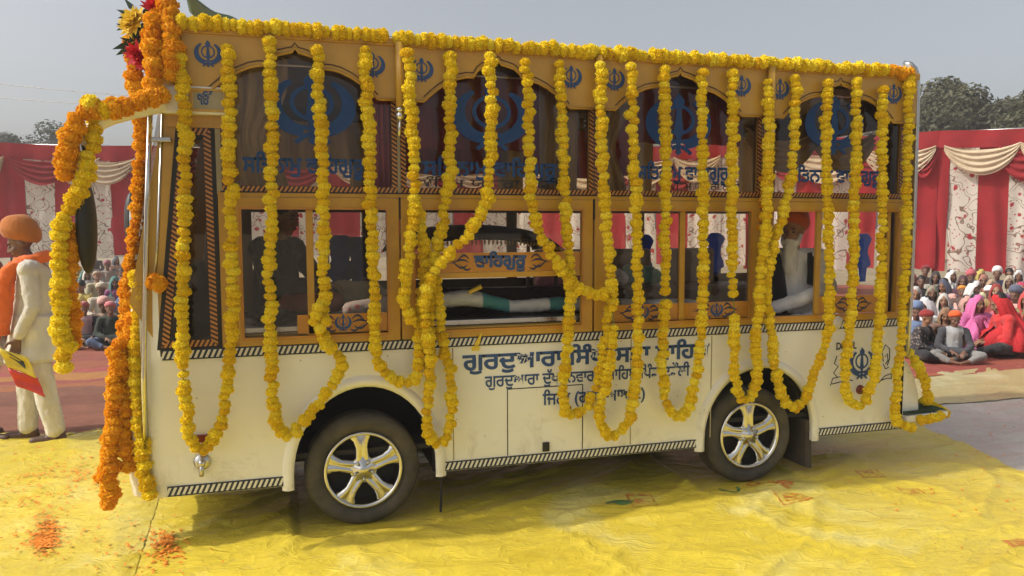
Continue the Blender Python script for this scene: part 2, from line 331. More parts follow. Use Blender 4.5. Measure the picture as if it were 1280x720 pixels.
def tarp_mat(name, base, pale, deep, transl=0.12, gloss=0.22):
    mt, n, p = newmat(name); L = n.links.new
    tc = N(n,'ShaderNodeTexCoord'); src = tc.outputs['Object']
    a = N(n,'ShaderNodeTexNoise', Scale=0.9, Detail=6.0, Roughness=0.6, Distortion=0.8); L(src, a.inputs['Vector'])
    r = ramp(n, [(0.32,deep),(0.46,base),(0.56,base),(0.68,pale)]); L(a.outputs['Fac'], r.inputs[0])
    # dusty scuffs
    d = N(n,'ShaderNodeTexNoise', Scale=7.0, Detail=9.0, Roughness=0.75, Distortion=1.5); L(src, d.inputs['Vector'])
    dr = ramp(n, [(0.54,(0,0,0)),(0.72,(0.4,0.4,0.4))]); L(d.outputs['Fac'], dr.inputs[0])
    mx = N(n,'ShaderNodeMixRGB'); mx.inputs[2].default_value = (0.34,0.28,0.13,1); L(dr.outputs[0], mx.inputs[0]); L(r.outputs[0], mx.inputs[1])
    L(mx.outputs[0], p.inputs['Base Color'])
    rr = N(n,'ShaderNodeMapRange'); rr.inputs['To Min'].default_value = gloss-0.06; rr.inputs['To Max'].default_value = gloss+0.25; L(d.outputs['Fac'], rr.inputs[0]); L(rr.outputs[0], p.inputs['Roughness'])
    # crinkles: warped voronoi edges + fine noise
    wn = N(n,'ShaderNodeTexNoise', Scale=3.0, Detail=4.0); L(src, wn.inputs['Vector'])
    ad = N(n,'ShaderNodeMixRGB', blend_type='ADD'); ad.inputs[0].default_value = 0.35; L(src, ad.inputs[1]); L(wn.outputs['Color'], ad.inputs[2])
    mp = N(n,'ShaderNodeMapping'); mp.inputs['Scale'].default_value = (0.7,1.7,1.0); mp.inputs['Rotation'].default_value = (0,0,0.35); L(ad.outputs[0], mp.inputs[0])
    v1 = N(n,'ShaderNodeTexVoronoi', Scale=3.2, feature='DISTANCE_TO_EDGE'); L(mp.outputs[0], v1.inputs['Vector'])
    v2 = N(n,'ShaderNodeTexVoronoi', Scale=9.0, feature='DISTANCE_TO_EDGE'); L(mp.outputs[0], v2.inputs['Vector'])
    f = N(n,'ShaderNodeTexNoise', Scale=28.0, Detail=6.0, Roughness=0.7); L(mp.outputs[0], f.inputs['Vector'])
    cr = []
    for vv, wd in ((v1,0.16),(v2,0.14)):                         # sharp pressed creases along the cell edges, flat facets between
        q = N(n,'ShaderNodeMapRange'); q.inputs['From Max'].default_value = wd; q.inputs['To Min'].default_value = 1.0; q.inputs['To Max'].default_value = 0.0; L(vv.outputs['Distance'], q.inputs[0]); pw = N(n,'ShaderNodeMath', operation='POWER'); pw.inputs[1].default_value = 2.2; L(q.outputs[0], pw.inputs[0]); cr.append(pw.outputs[0])
    big = N(n,'ShaderNodeTexNoise', Scale=2.6, Detail=3.0, Roughness=0.5); L(mp.outputs[0], big.inputs['Vector'])
    s0 = N(n,'ShaderNodeMath', operation='MULTIPLY_ADD'); s0.inputs[1].default_value = 1.3; L(big.outputs['Fac'], s0.inputs[0]); m1 = N(n,'ShaderNodeMath', operation='MULTIPLY'); m1.inputs[1].default_value = 0.08; L(cr[0], m1.inputs[0]); L(m1.outputs[0], s0.inputs[2])
    s1 = N(n,'ShaderNodeMath', operation='MULTIPLY_ADD'); s1.inputs[1].default_value = 0.045; L(cr[1], s1.inputs[0]); L(s0.outputs[0], s1.inputs[2])
    s2 = N(n,'ShaderNodeMath', operation='MULTIPLY_ADD'); s2.inputs[1].default_value = 0.10; L(f.outputs['Fac'], s2.inputs[0]); L(s1.outputs[0], s2.inputs[2])
    b = N(n,'ShaderNodeBump', Strength=0.65, Distance=0.05); L(s2.outputs[0], b.inputs['Height']); L(b.outputs[0], p.inputs['Normal'])
    return mt
T_yel = tarp_mat('yellow_tarpaulin', (0.66,0.51,0.05), (0.70,0.60,0.17), (0.58,0.43,0.03))
T_yel2 = tarp_mat('pale_yellow_tarpaulin', (0.60,0.47,0.05), (0.65,0.55,0.14), (0.52,0.39,0.03))
T_grey = tarp_mat('white_tarpaulin', (0.50,0.45,0.38), (0.58,0.53,0.46), (0.42,0.36,0.29))
T_tan = tarp_mat('shade_toned_yellow_tarpaulin', (0.44,0.36,0.16), (0.5,0.44,0.24), (0.38,0.30,0.12))  # yellow sheet toned down to olive tan, its shade put into the colour
def tarp_h(x, y):
    wx = x + 0.25*nz(x*1.1,y*1.1,3.0); wy = y + 0.25*nz(x*1.1,y*1.1,7.0)
    a = 1-abs(nz(wx*0.75+wy*0.25, wy*2.3-wx*0.5, 1.0))*2.2
    b = 1-abs(nz(wx*2.2-wy*0.8, wy*4.6+wx*0.9, 5.0))*2.0
    c = 1-abs(nz(wx*5.5+wy*2.0, wy*8.5-wx*2.5, 9.0))*2.0
    p_ = wx*0.94+wy*0.34; q_ = -wx*0.34+wy*0.94                     # long pulled wrinkles, roughly along the bus
    l1 = 1-abs(nz(p_*0.45, q_*2.6, 21))*2.6; l2 = 1-abs(nz(p_*1.1-q_*0.6, q_*5.5, 27))*2.6
    g = 0.0
    for cc, ww in ((x*0.97+y*0.24, 1.15), (y*0.97-x*0.24, 0.95)):    # straight folds left from the packed sheet
        e = abs((cc/ww+0.31) % 1.0-0.5)*ww; g += 0.010*math.exp(-(e/0.022)**2)
    h = 0.018*max(0,a)**6 + 0.022*max(0,l1)**4 + 0.010*max(0,l2)**4 + 0.004*max(0,b)**5 + g*(0.6+0.8*nz(x*0.8,y*0.8,31)) + 0.016*(nz(x*0.6,y*0.8,11)+0.6)
    for wxx in (0.40, 3.08):                                       # the sheet bunches up along the tyres, lies flat under them
        d = math.hypot((x-wxx)*0.8, y+0.30)
        h += 0.035*math.exp(-(d/0.38)**2)*(0.7+0.5*nz(x*5,y*5))
        if abs(x-wxx) < 0.42 and -0.12 < y < 2.0: h = min(h, 0.004)
    return max(0.0, h)
def tarp(name, label, mat, x0, x1, y0, y1, z, step, edge=None, k=1.0):
    b = MB(); nu = int((x1-x0)/step); nv = int((y1-y0)/step)
    def fn(u, v):
        x = x0+(x1-x0)*u; y = y0+(y1-y0)*v
        if edge: x, y = edge(x, y, u, v)
        return (x, y, z*(1-0.55*u**60) + k*tarp_h(x, y))
    b.sheet(fn, nu, nv)
    return tag(b.build(name, mat, smooth=True), label, 'tarpaulin', 'plastic sheets spread on the ground')
def eB(x,y,u,v):
    xe = 5.15+0.25*(y+0.37)+0.05*nz(y*2,0); return (x + max(0,u-0.6)/0.4*(xe-5.2), y + (0.10*nz(x*1.2,4) - 0.30*max(0,min(1,(x+2.5)/2)) if v > 0.98 else 0))
shB = tarp('tarpaulin', 'big crumpled yellow sheet spread under the bus wheels', T_yel, -1.6, 5.2, -3.3, 2.75, 0.0, 0.028, eB)
def eA(x,y,u,v):
    return (x + (0.05*nz(y*0.9,2)-0.035*(y+0.3))*max(0,(u-0.85)/0.15)**2, y + (0.10*nz(x*1.2,4)-0.27*(x+2.48)*(1 if v>0.98 else 0) if v > 0.98 else 0))
shA = tarp('tarpaulin', 'yellow sheet strewn with orange petals left of the bus front', T_yel2, -7.5, -0.82, -3.3, 3.0, 0.009, 0.032, eA)
shC = tarp('tarpaulin', 'dusty white sheet on the ground behind the bus rear step', T_grey, 4.75, 10.5, -1.8, 1.68, -0.016, 0.05, None, 0.6)
shD = tarp('tarpaulin', 'shade-toned yellow strip of sheet in front of the right hand crowd', T_tan, 4.9, 13.0, 1.55, 2.95, -0.006, 0.05, lambda x,y,u,v: (x, y+0.05*nz(x*2,v)), 0.6)

# prints stamped on the sheets (flat ink lying on the plastic)
def ink(name, col, lo, hi, scale, stretch=(1,1,1)):           # worn printing ink: bare plastic shows through the gaps
    mt, n, p = newmat(name); L = n.links.new; tc = N(n,'ShaderNodeTexCoord'); mp = N(n,'ShaderNodeMapping'); mp.inputs['Scale'].default_value = stretch; mp.inputs['Rotation'].default_value = (0,0,0.3)
    L(tc.outputs['Object'], mp.inputs[0]); nzt = N(n,'ShaderNodeTexNoise', Scale=scale, Detail=5.0, Roughness=0.7); L(mp.outputs[0], nzt.inputs['Vector'])
    r = ramp(n, [(lo,(0,0,0)),(hi,(1,1,1))]); L(nzt.outputs['Fac'], r.inputs[0]); p.inputs['Base Color'].default_value = (*col,1); p.inputs['Roughness'].default_value = 0.5
    t = N(n,'ShaderNodeBsdfTransparent'); mx = N(n,'ShaderNodeMixShader'); L(r.outputs[0], mx.inputs[0]); L(t.outputs[0], mx.inputs[1]); L(p.outputs[0], mx.inputs[2]); L(mx.outputs[0], n.nodes['Material Output'].inputs[0]); return mt
M_ink_o = ink('orange_ink', (0.58,0.19,0.04), 0.36, 0.62, 16)
M_ink_g = ink('green_ink', (0.07,0.18,0.06), 0.32, 0.55, 16)
M_ink_k = ink('grey_ink', (0.22,0.19,0.06), 0.57, 0.70, 12, (3.0,14.0,1))
def decal(sheet, name, mat, px, py, w, h, rot, shape='bar', z=0.0):
    c = gr(px, py); b = MB(); nu, nv = 10, 6; cr, sr = math.cos(rot), math.sin(rot)
    def P(u, v):
        x = (u-0.5)*w; y = (v-0.5)*h
        X = c.x+x*cr-y*sr; Y = c.y+x*sr+y*cr
        return (X, Y, z+tarp_h(X,Y)+0.006)
    if shape == 'bar': b.sheet(P, nu, nv)
    elif shape == 'leaf':
        b.sheet(lambda u,v: P(u, 0.5+(v-0.5)*math.sin(math.pi*min(1,u*1.02))**0.7), 14, 6)
    elif shape == 'ring':
        b.sheet(lambda u,v: P(0.5+(0.5-0.14*v)*math.cos(2*math.pi*u), 0.5+(0.5-0.14*v)*math.sin(2*math.pi*u)), 24, 1)
    elif shape == 'frame':
        for (u0,u1,v0,v1) in ((0,1,0,0.12),(0,1,0.88,1),(0,0.08,0.12,0.88),(0.92,1,0.12,0.88),(0.2,0.8,0.28,0.42),(0.25,0.7,0.55,0.7)):
            b.sheet(lambda u,v: P(u0+(u1-u0)*u, v0+(v1-v0)*v), 6, 3)
    elif shape == 'lines':
        b.sheet(P, 14, 10)
    elif shape == 'dashes':
        r2 = random.Random(int(px)); v = 0.0
        while v < 1:
            u = 0
            while u < 0.95:
                L_ = r2.uniform(0.01,0.05)
                b.sheet(lambda a,q: P(u+L_*a, v+0.035*q), 2, 1) if r2.random() < .75 else 0; u += L_+r2.uniform(0.012,0.03)
            v += 0.13
    return b.build(name, mat, sheet, smooth=True, normals=False)
for (n_, mt_, px, py, w_, h_, ro, sh) in [
    ('leaf_print', M_ink_g, 775, 632, 0.20, 0.11, -0.2, 'leaf'), ('stamp_print', M_ink_o, 802, 630, 0.17, 0.24, -0.25, 'frame'),
    ('text_print', M_ink_k, 770, 618, 0.42, 0.24, -0.2, 'lines'), ('ring_print', M_ink_g, 910, 618, 0.16, 0.16, 0, 'ring'),
    ('stamp_print', M_ink_o, 962, 610, 0.12, 0.30, 0.7, 'bar'), ('stamp_print', M_ink_o, 990, 630, 0.20, 0.22, -0.25, 'frame'), ('text_print', M_ink_k, 925, 628, 0.40, 0.32, -0.3, 'lines'),
    ('leaf_print', M_ink_g, 975, 608, 0.12, 0.07, 0.1, 'leaf'), ('stamp_print', M_ink_o, 1088, 598, 0.17, 0.16, -0.3, 'frame'),
    ('stamp_print', M_ink_o, 1140, 618, 0.14, 0.10, -0.3, 'frame'), ('stamp_print', M_ink_o, 1275, 685, 0.14, 0.12, -0.2, 'bar'), ('text_print', M_ink_k, 1200, 690, 0.5, 0.34, -0.35, 'lines')]:
    decal(shB, n_, mt_, px, py, w_, h_, ro, sh)
# creases and seams pressed into the sheet
for (px0,py0,px1,py1) in []: pass
# scattered marigold petals
def petals(name, label, cols, spots, n, seed):
    r2 = random.Random(seed); b = MB()
    for _ in range(n):
        px, py, sx, sy = r2.choice(spots)
        c = gr(r2.gauss(px, sx), min(900, max(520, r2.gauss(py, sy))))
        top = 0.012 if c.x < -0.86 else 0.0
        z = top+tarp_h(c.x,c.y)+0.006; a = r2.uniform(0,6.28); l = r2.uniform(0.006,0.017); q = l*r2.uniform(0.4,0.8); dz = r2.uniform(0.0,0.008)
        ca, sa = math.cos(a), math.sin(a)
        b.add([(c.x-ca*l,c.y-sa*l,z+dz),(c.x+sa*q,c.y-ca*q,z),(c.x+ca*l,c.y+sa*l,z+dz*0.5),(c.x-sa*q,c.y+ca*q,z+0.004)], [(0,1,2,3)])
    return tag(b.build(name, cols, normals=False), label, 'petals', kind='stuff')
M_pet = pm('orange_petal', (0.72,0.22,0.012), 0.8, var=0.3, vs=30)
petals('petals', 'loose orange marigold petals scattered on the yellow sheet by the bus front', M_pet,
       [(58,678,9,9),(62,668,7,8),(55,685,8,6),(205,600,18,10),(190,612,14,8),(205,690,8,9),(212,682,9,7),(100,610,45,18),(70,595,40,14),(30,630,30,30),(60,660,60,30),(190,690,40,20),(100,595,30,8),(55,680,9,8),(60,672,9,8),(52,688,7,6),(208,688,9,8)], 1700, 5)
petals('petals', 'few fallen petals dotted over the sheet behind the bus', M_pet, [(1230,545,40,18),(1000,560,60,14),(1160,620,70,20)], 110, 9)

# ------------------------------------------------------------------ marquee curtain wall
def floral_mat():
    mt, n, p = newmat('floral_curtain_cloth'); L = n.links.new
    tc = N(n,'ShaderNodeTexCoord'); src = tc.outputs['UV']
    wn = N(n,'ShaderNodeTexNoise', Scale=3.0, Detail=3.0); L(src, wn.inputs['Vector'])
    ad = N(n,'ShaderNodeMixRGB', blend_type='ADD'); ad.inputs[0].default_value = 0.22; L(src, ad.inputs[1]); L(wn.outputs['Color'], ad.inputs[2])
    v = N(n,'ShaderNodeTexVoronoi', Scale=3.6, Randomness=1.0); L(ad.outputs[0], v.inputs['Vector'])
    fl = ramp(n, [(0.17,(1,1,1)),(0.235,(0,0,0))]); L(v.outputs['Distance'], fl.inputs[0])
    v3 = N(n,'ShaderNodeTexVoronoi', Scale=11.0); L(ad.outputs[0], v3.inputs['Vector'])
    f3 = ramp(n, [(0.16,(1,1,1)),(0.22,(0,0,0))]); L(v3.outputs['Distance'], f3.inputs[0])
    v2 = N(n,'ShaderNodeTexNoise', Scale=2.1, Detail=1.5); L(src, v2.inputs['Vector'])
    br = ramp(n, [(0.488,(0,0,0)),(0.496,(1,1,1)),(0.504,(1,1,1)),(0.512,(0,0,0)),(0.575,(0,0,0)),(0.58,(1,1,1)),(0.586,(1,1,1)),(0.592,(0,0,0))]); L(v2.outputs['Fac'], br.inputs[0])
    m1 = N(n,'ShaderNodeMixRGB'); m1.inputs[1].default_value = (0.70,0.64,0.55,1); m1.inputs[2].default_value = (0.22,0.13,0.09,1); L(br.outputs[0], m1.inputs[0])
    m2 = N(n,'ShaderNodeMixRGB'); m2.inputs[2].default_value = (0.50,0.10,0.09,1); L(f3.outputs[0], m2.inputs[0]); L(m1.outputs[0], m2.inputs[1])
    m3 = N(n,'ShaderNodeMixRGB'); m3.inputs[2].default_value = (0.42,0.035,0.045,1); L(fl.outputs[0], m3.inputs[0]); L(m2.outputs[0], m3.inputs[1])
    L(m3.outputs[0], p.inputs['Base Color']); p.inputs['Roughness'].default_value = 0.9
    tr = N(n,'ShaderNodeBsdfTranslucent'); L(m3.outputs[0], tr.inputs['Color']); mx = N(n,'ShaderNodeMixShader', Fac=0.3)
    L(p.outputs[0], mx.inputs[1]); L(tr.outputs[0], mx.inputs[2]); L(mx.outputs[0], n.nodes['Material Output'].inputs[0])
    return mt
M_floral = floral_mat()
M_tred = pm('red_marquee_cloth', (0.38,0.015,0.022), 0.85, var=0.14, vs=2.5, bump=0.15, bs=6, transl=0.3, sheen=0.2)
M_cream = pm('cream_swag_cloth', (0.66,0.55,0.38), 0.85, var=0.1, vs=5, transl=0.25)
M_redsw = pm('red_swag_cloth', (0.33,0.015,0.022), 0.85, var=0.15, vs=5, transl=0.25)
def marquee(A, B, ztop, hem, label, panels, swap=False, seed=0):
    """one section from pole to pole; panels: list of (width share, is_red)"""
    r2 = random.Random(seed)
    A = Vector(A); B = Vector(B); L_ = (B-A).length; d = (B-A)/L_; nrm = Vector((d.y,-d.x,0))   # towards the camera
    t = thing('marquee_wall', label, 'marquee wall', (A.x,A.y,0), 'red and white marquee walls behind the crowd')
    def W(s, o, z): p = A+d*s+nrm*o; return (p.x,p.y,z)
    tot = sum(p[0] for p in panels); s0 = 0.0
    for i, (pw, isred) in enumerate(panels):
        pw = pw/tot*L_; b = MB(); nu, nv = 20, 12; f1 = r2.uniform(10,19); f2 = r2.uniform(0,6); hm = hem+r2.uniform(-0.06,0.06); sk = r2.uniform(-.05,.05)
        def fn(u, v):
            x = s0+pw*u
            return W(x+sk*(1-v), (0.03+0.03*nz(x*2,seed))*math.sin(x*f1+f2+1.5*math.sin(v*3+f2))*(0.3+0.7*(1-v)) + 0.09*nz(x*1.2, v*2.5, seed+i), hm+0.06*nz(x*2.3,1,seed)+(ztop-0.30-hm)*v)
        b.sheet(fn, nu, nv)
        for k in range(nu*nv):
            i_, j_ = k % nu, k // nu; ux = lambda q: s0*1.37+i*0.77+pw*q/nu
            b.uv[k] = [(ux(i_), j_/nv*3), (ux(i_+1), j_/nv*3), (ux(i_+1), (j_+1)/nv*3), (ux(i_), (j_+1)/nv*3)]
        b.build('curtain_panel', M_tred if isred else M_floral, t, smooth=True, normals=False); s0 += pw
    b = MB(); b.sheet(lambda u,v: W(L_*u, 0.09+0.03*math.sin(u*L_*7+seed)*(1-v)+0.03*nz(u*L_*2,3,seed), ztop-0.42+0.42*v-0.05*math.sin(math.pi*u)+0.03*nz(u*L_*1.5,seed)*(1-v)), 80, 5)
    b.build('top_border', M_tred, t, smooth=True, normals=False)
    s = 0.12; k = 0
    while s < L_-0.5:
        ww = r2.uniform(1.55,1.85); first = True
        for kind in (0, 1):
            a = s if kind == 0 else s+ww*0.68; ln = ww if kind == 0 else ww*0.74; e = min(L_, a+ln)
            if e-a < 0.45: continue
            sag = r2.uniform(0.62,0.80) if kind == 0 else r2.uniform(0.62,0.85); ph = r2.uniform(0,6); asym = r2.uniform(-.12,.12); b = MB()
            def fn(u, v):
                x = a+(e-a)*u; uu = min(1,max(0,u+asym*u*(1-u)*2)); q = 4*uu*(1-uu)
                z = ztop-0.36-0.02*v - (0.16+sag*v**1.1)*q**0.85*0.92 - 0.12*(1-q)*v
                o = 0.15-0.04*kind + 0.055*math.sin(v*2*math.pi*4.2+ph+0.8*math.sin(u*5+ph))*(0.3+0.7*q)*0.6 + 0.10*q*v + .02*nz(u*6,v*6,ph)
                return W(x, o, z)
            b.sheet(fn, 28, 34)
            red = ((kind == 1) != swap) if not swap or k % 2 == 0 else (kind == 1)
            b.build('swag', M_redsw if red else M_cream, t, smooth=True, normals=False)
        s += ww; k += 1
    for i in range(2):
        b = MB(); b.tube([W(i*L_, -0.06, 0), W(i*L_, -0.06, ztop-0.02)], 0.03, 8); b.build('pole', M_wood, t, smooth=True)
    b = MB(); b.tube([W(0,-0.06,ztop-0.03), W(L_,-0.06,ztop-0.03)], 0.022, 8); b.build('ridge_bar', M_steel, t, smooth=True)
    return t
PL, PC, PR = far(-120, 20.6), far(640, 24.2), far(1420, 17.4)
def on_wall(A, B, px):                                           # where a column of the photograph meets the wall line
    d = ray(px,300); d = Vector((d.x,d.y)); e = Vector((B.x-A.x,B.y-A.y)); a = Vector((A.x-CAM.x,A.y-CAM.y)); k = (a.x*d.y-a.y*d.x)/(d.x*e.y-d.y*e.x)*-1
    k = (a.x*d.y-a.y*d.x)/(e.y*d.x-e.x*d.y); return A.lerp(B, k)
RW, WH, = 1, 0
alt = lambda n, r: [(0.8, (i+r) % 2) for i in range(n)]
secs = [
 (PL,PC,-120,12,1.02,'red and white floral marquee wall at the left edge behind the standing man',alt(4,0),True),
 (PL,PC,12,190,1.02,'red and white floral marquee wall behind the bus mirror and the left crowd',[(22,1),(36,0),(36,1),(34,0),(30,1),(20,0)],True),
 (PL,PC,190,410,1.02,'marquee wall seen through the front bus windows',alt(6,1),True),
 (PL,PC,410,640,1.02,'marquee wall ending at the corner behind the middle bus windows',alt(6,1),False),
 (PC,PR,640,900,0.72,'marquee wall right of the corner behind the third bay of bus windows',alt(7,0),False),
 (PC,PR,900,1168,0.72,'marquee wall seen through the rearmost bus windows',alt(8,0),False),
 (PC,PR,1168,1420,0.72,'bright red and white floral marquee wall at the right edge behind the crowd',[(17,1),(38,0),(40,1),(40,0),(42,1),(40,0),(35,1)],False)]
for si, (A, B, xa, xb, hem, lab, pan, sw) in enumerate(secs): marquee(on_wall(A,B,xa), on_wall(A,B,xb), 4.2, hem, lab, pan, sw, si)

# ------------------------------------------------------------------ the dusty air
hz = bpy.data.materials.new('dusty_air'); hz.use_nodes = True; hn = hz.node_tree; hn.nodes.remove(hn.nodes['Principled BSDF'])
pv = hn.nodes.new('ShaderNodeVolumePrincipled'); pv.inputs['Color'].default_value = (0.92,0.90,0.86,1); pv.inputs['Density'].default_value = 0.0028; pv.inputs['Anisotropy'].default_value = 0.2
hn.links.new(pv.outputs[0], hn.nodes['Material Output'].inputs['Volume'])
b = MB(); b.span(-75,75,-12,85,-1.1,13.5); tag(b.build('haze', hz), 'thin dusty haze hanging over the field', kind='stuff')
# ------------------------------------------------------------------ trees, wires
M_bark = pm('bark', (0.10,0.075,0.05), 0.95, var=0.3, vs=5, bump=0.5, bs=20)
def leaf_mat(name, c):
    mt, n, p = newmat(name); L = n.links.new
    at_ = N(n,'ShaderNodeAttribute', attribute_name='tone'); r = ramp(n, [(0,mul(c,0.55)),(0.5,c),(1,mul(c,1.7))]); L(at_.outputs['Fac'], r.inputs[0]); L(r.outputs[0], p.inputs['Base Color'])
    p.inputs['Roughness'].default_value = 0.6
    tr = N(n,'ShaderNodeBsdfTranslucent'); L(r.outputs[0], tr.inputs['Color']); mx = N(n,'ShaderNodeMixShader', Fac=0.3)
    L(p.outputs[0], mx.inputs[1]); L(tr.outputs[0], mx.inputs[2]); L(mx.outputs[0], n.nodes['Material Output'].inputs[0]); return mt
M_leaf = leaf_mat('tree_leaves', (0.078,0.076,0.036)); M_leaf2 = leaf_mat('far_tree_leaves', (0.042,0.046,0.024))
def leaf_mesh(name, mat, parent, leaves):                      # leaves: (pos, size, normal, tone)
    vs = []; fs = []; tn = []
    for (p, s, nn, t) in leaves:
        a = nn.orthogonal().normalized(); a = Matrix.Rotation(rnd.uniform(0,6.28),3,nn) @ a; c = nn.cross(a); k = len(vs)
        vs += [p-a*s, p-c*s*0.45+nn*s*0.1, p+a*s, p+c*s*0.45+nn*s*0.1]; fs.append((k,k+1,k+2,k+3)); tn.append(t)
    me = bpy.data.meshes.new(name); me.from_pydata([tuple(v) for v in vs], [], fs)
    at_ = me.attributes.new('tone','FLOAT','FACE'); at_.data.foreach_set('value', tn); me.materials.append(mat)
    o = bpy.data.objects.new(name, me); C.objects.link(o); o.parent = parent; return o
def tree(loc, h, rad, trunk_h, label, mat, seed, nleaf=24000, ls=0.115):
    r2 = random.Random(seed); loc = Vector(loc); t = thing('tree', label, 'tree', loc, 'trees beyond the marquee')
    b = MB(); b.tube([(0,0,0),(0.1,0,trunk_h*0.5),(0.05,0.1,trunk_h),(0.2,0,h*0.7)], [0.32,0.26,0.2,0.06], 10)
    clumps = []
    for i in range(26):
        a = r2.uniform(0,6.28); e = r2.uniform(-0.25,1.0); rr = r2.uniform(0.45,1.0)
        p = Vector((math.cos(a)*math.cos(e)*rad*rr, math.sin(a)*math.cos(e)*rad*rr, trunk_h+(h-trunk_h)*0.42 + math.sin(e)*(h-trunk_h)*0.50*rr))
        clumps.append((p, r2.uniform(0.22,0.42)*rad, r2.uniform(-0.2,0.2)))
        b.tube([(0.05,0.05,trunk_h*r2.uniform(0.7,1.1)), p*0.55+Vector((0,0,trunk_h*0.45)), p], [0.12,0.07,0.02], 6)
    b.build('trunk', M_bark, t, smooth=True, local=True)
    lv = []
    for i in range(nleaf):
        p, cr, tb = r2.choice(clumps); u = Vector((r2.gauss(0,1),r2.gauss(0,1),r2.gauss(0,1))).normalized()
        q = p + u*cr*(r2.random()**0.4)*Vector((1,1,1)).length/1.73; q.z = p.z+(q.z-p.z)*0.8
        nn = (u+Vector((r2.uniform(-.8,.8),r2.uniform(-.8,.8),r2.uniform(-.3,1.0)))).normalized()
        lv.append((q, ls*r2.uniform(0.6,1.5), nn, min(1,max(0,0.5+tb+r2.gauss(0,0.16)))))
    leaf_mesh('crown', mat, t, lv); return t
for (px, dist, h, rad, lab, sd_) in [
    (1168, 36, 8.0, 3.4, 'dusty green tree rising just right of the bus rear post', 1),
    (1240, 35, 9.3, 4.0, 'broad dusty green tree, tallest above the right marquee wall', 2),
    (1325, 37, 9.8, 3.8, 'dusty green tree cut by the right edge of the photo', 3),
    (1120, 40, 7.6, 3.0, 'green tree mostly hidden behind the bus rear corner', 4)]:
    tree(far(px, dist), h, rad, 2.4, lab, M_leaf, sd_)
tree(far(36, 52), 10.4, 3.4, 2.2, 'small rounded dark tree above the left marquee wall', M_leaf2, 8, 9000, 0.14)
tree(far(-70, 56), 8.6, 3.2, 2.2, 'dark tree outside the left marquee wall', M_leaf2, 9, 7000, 0.15)
P0 = far(420, 34)
pt = thing('utility_pole', 'plain concrete pole carrying two wires behind the bus', 'utility pole', P0)
b = MB(); b.tube([P0, P0+Vector((0,0,8.0))], [0.14,0.09], 10); b.build('pole', M_bark, pt, smooth=True)
b = MB(); b.box(P0+Vector((0,0,7.6)), (0.1,1.2,0.1)); b.build('crossarm', M_bark, pt)
for k, (pa, pb, lab) in enumerate([((-250,70),(415,128),'upper thin overhead wire crossing the sky at left'), ((-250,92),(415,137),'lower thin overhead wire crossing the sky at left')]):
    a = CAM + ray(*pa)*(34/F); c = CAM + ray(*pb)*(34/F); pts = []
    for i in range(25):
        u = i/24; p = a.lerp(c, u); p.z -= 0.5*4*u*(1-u); pts.append(p)
    w_ = MB(); w_.tube(pts, 0.016, 6); tag(w_.build('overhead_wire', M_steel, smooth=True), lab, 'wire')
# ------------------------------------------------------------------ the bus
BW = 1.90                                                        # body width
bus = thing('bus', 'cream and mustard minibus with arched glass windows, draped in marigold garlands', 'bus', (1.8, 0.95, 0))
XF, XR = -0.70, 4.37
WB = ((0.40, 0.345), (3.085, 0.345))                             # wheel centres x, z
def arch(cx, rx, top, z0, n=18, rev=False):
    pts = [(cx-rx*math.cos(math.pi*i/n), z0+(top-z0)*math.sin(math.pi*i/n)) for i in range(n+1)]
    return pts[::-1] if rev else pts
ARCH = ((0.415, 0.43, 0.875), (3.135, 0.445, 0.84))
def side_poly():
    z0 = 0.30
    p = [(XF,z0)]
    for cx, rx, top in ARCH:
        p += [(cx-rx, z0)] + [(cx-rx*math.cos(math.pi*i/18)**1 if True else 0, 0.36+(top-0.36)*math.sin(math.pi*i/18)) for i in range(19)] + [(cx+rx, z0)]
    return p + [(XR,z0),(XR,1.10),(XF,1.10)]
for (a, b_) in ((0.0,0.03),(BW-0.03,BW)):
    s = MB(); s.prism(side_poly(), a, b_); sp = s.build('side_panel', M_white, bus)
    if a == 0.0: side = sp
for cx, rx, top in ARCH:                                         # flared wheel-arch lips
    s = MB(); pts = [(cx-rx,-0.012,0.275)]+[(cx-rx*math.cos(math.pi*i/24),-0.012,0.36+(top-0.36)*math.sin(math.pi*i/24)) for i in range(25)]+[(cx+rx,-0.012,0.275)]
    V = []; Fc = []
    prof = [(0.0,0.03),(-0.010,-0.012),(0.016,-0.022),(0.042,-0.016),(0.058,0.002)]
    for i, p in enumerate(pts):
        q = pts[max(0,i-1)]; r_ = pts[min(len(pts)-1,i+1)]; tx, tz = r_[0]-q[0], r_[2]-q[2]; l = math.hypot(tx,tz); nx, nz_ = -tz/l, tx/l
        for (o, y) in prof: V.append((p[0]+nx*o, y, p[2]+nz_*o))
    k = len(prof)
    for i in range(len(pts)-1):
        for j in range(k-1): Fc.append((i*k+j,i*k+j+1,(i+1)*k+j+1,(i+1)*k+j))
    s.add(V,Fc); s.build('wheel_arch_trim', M_white, bus, smooth=True)
    s = MB(); s.tube([(p[0],0.10,p[2]+0.0) for p in pts], 0.012, 6)
    # wheel well
    V = []; Fc = []
    for p in pts: V += [(p[0],0.025,p[2]),(p[0],0.55,p[2])]
    for i in range(len(pts)-1): Fc.append((2*i,2*i+1,2*i+3,2*i+2))
    Fc.append(tuple(2*i+1 for i in range(len(pts)))); s.add(V,Fc); s.build('wheel_well', M_dark, bus)
def xfront(z):                                                   # front outline in profile
    t = [(0.30,-0.90),(0.60,-0.93),(1.10,-0.90),(1.45,-0.855),(2.56,-0.66)]
    for (z0,x0),(z1,x1) in zip(t,t[1:]):
        if z <= z1: return x0+(x1-x0)*(z-z0)/(z1-z0)
    return t[-1][1]
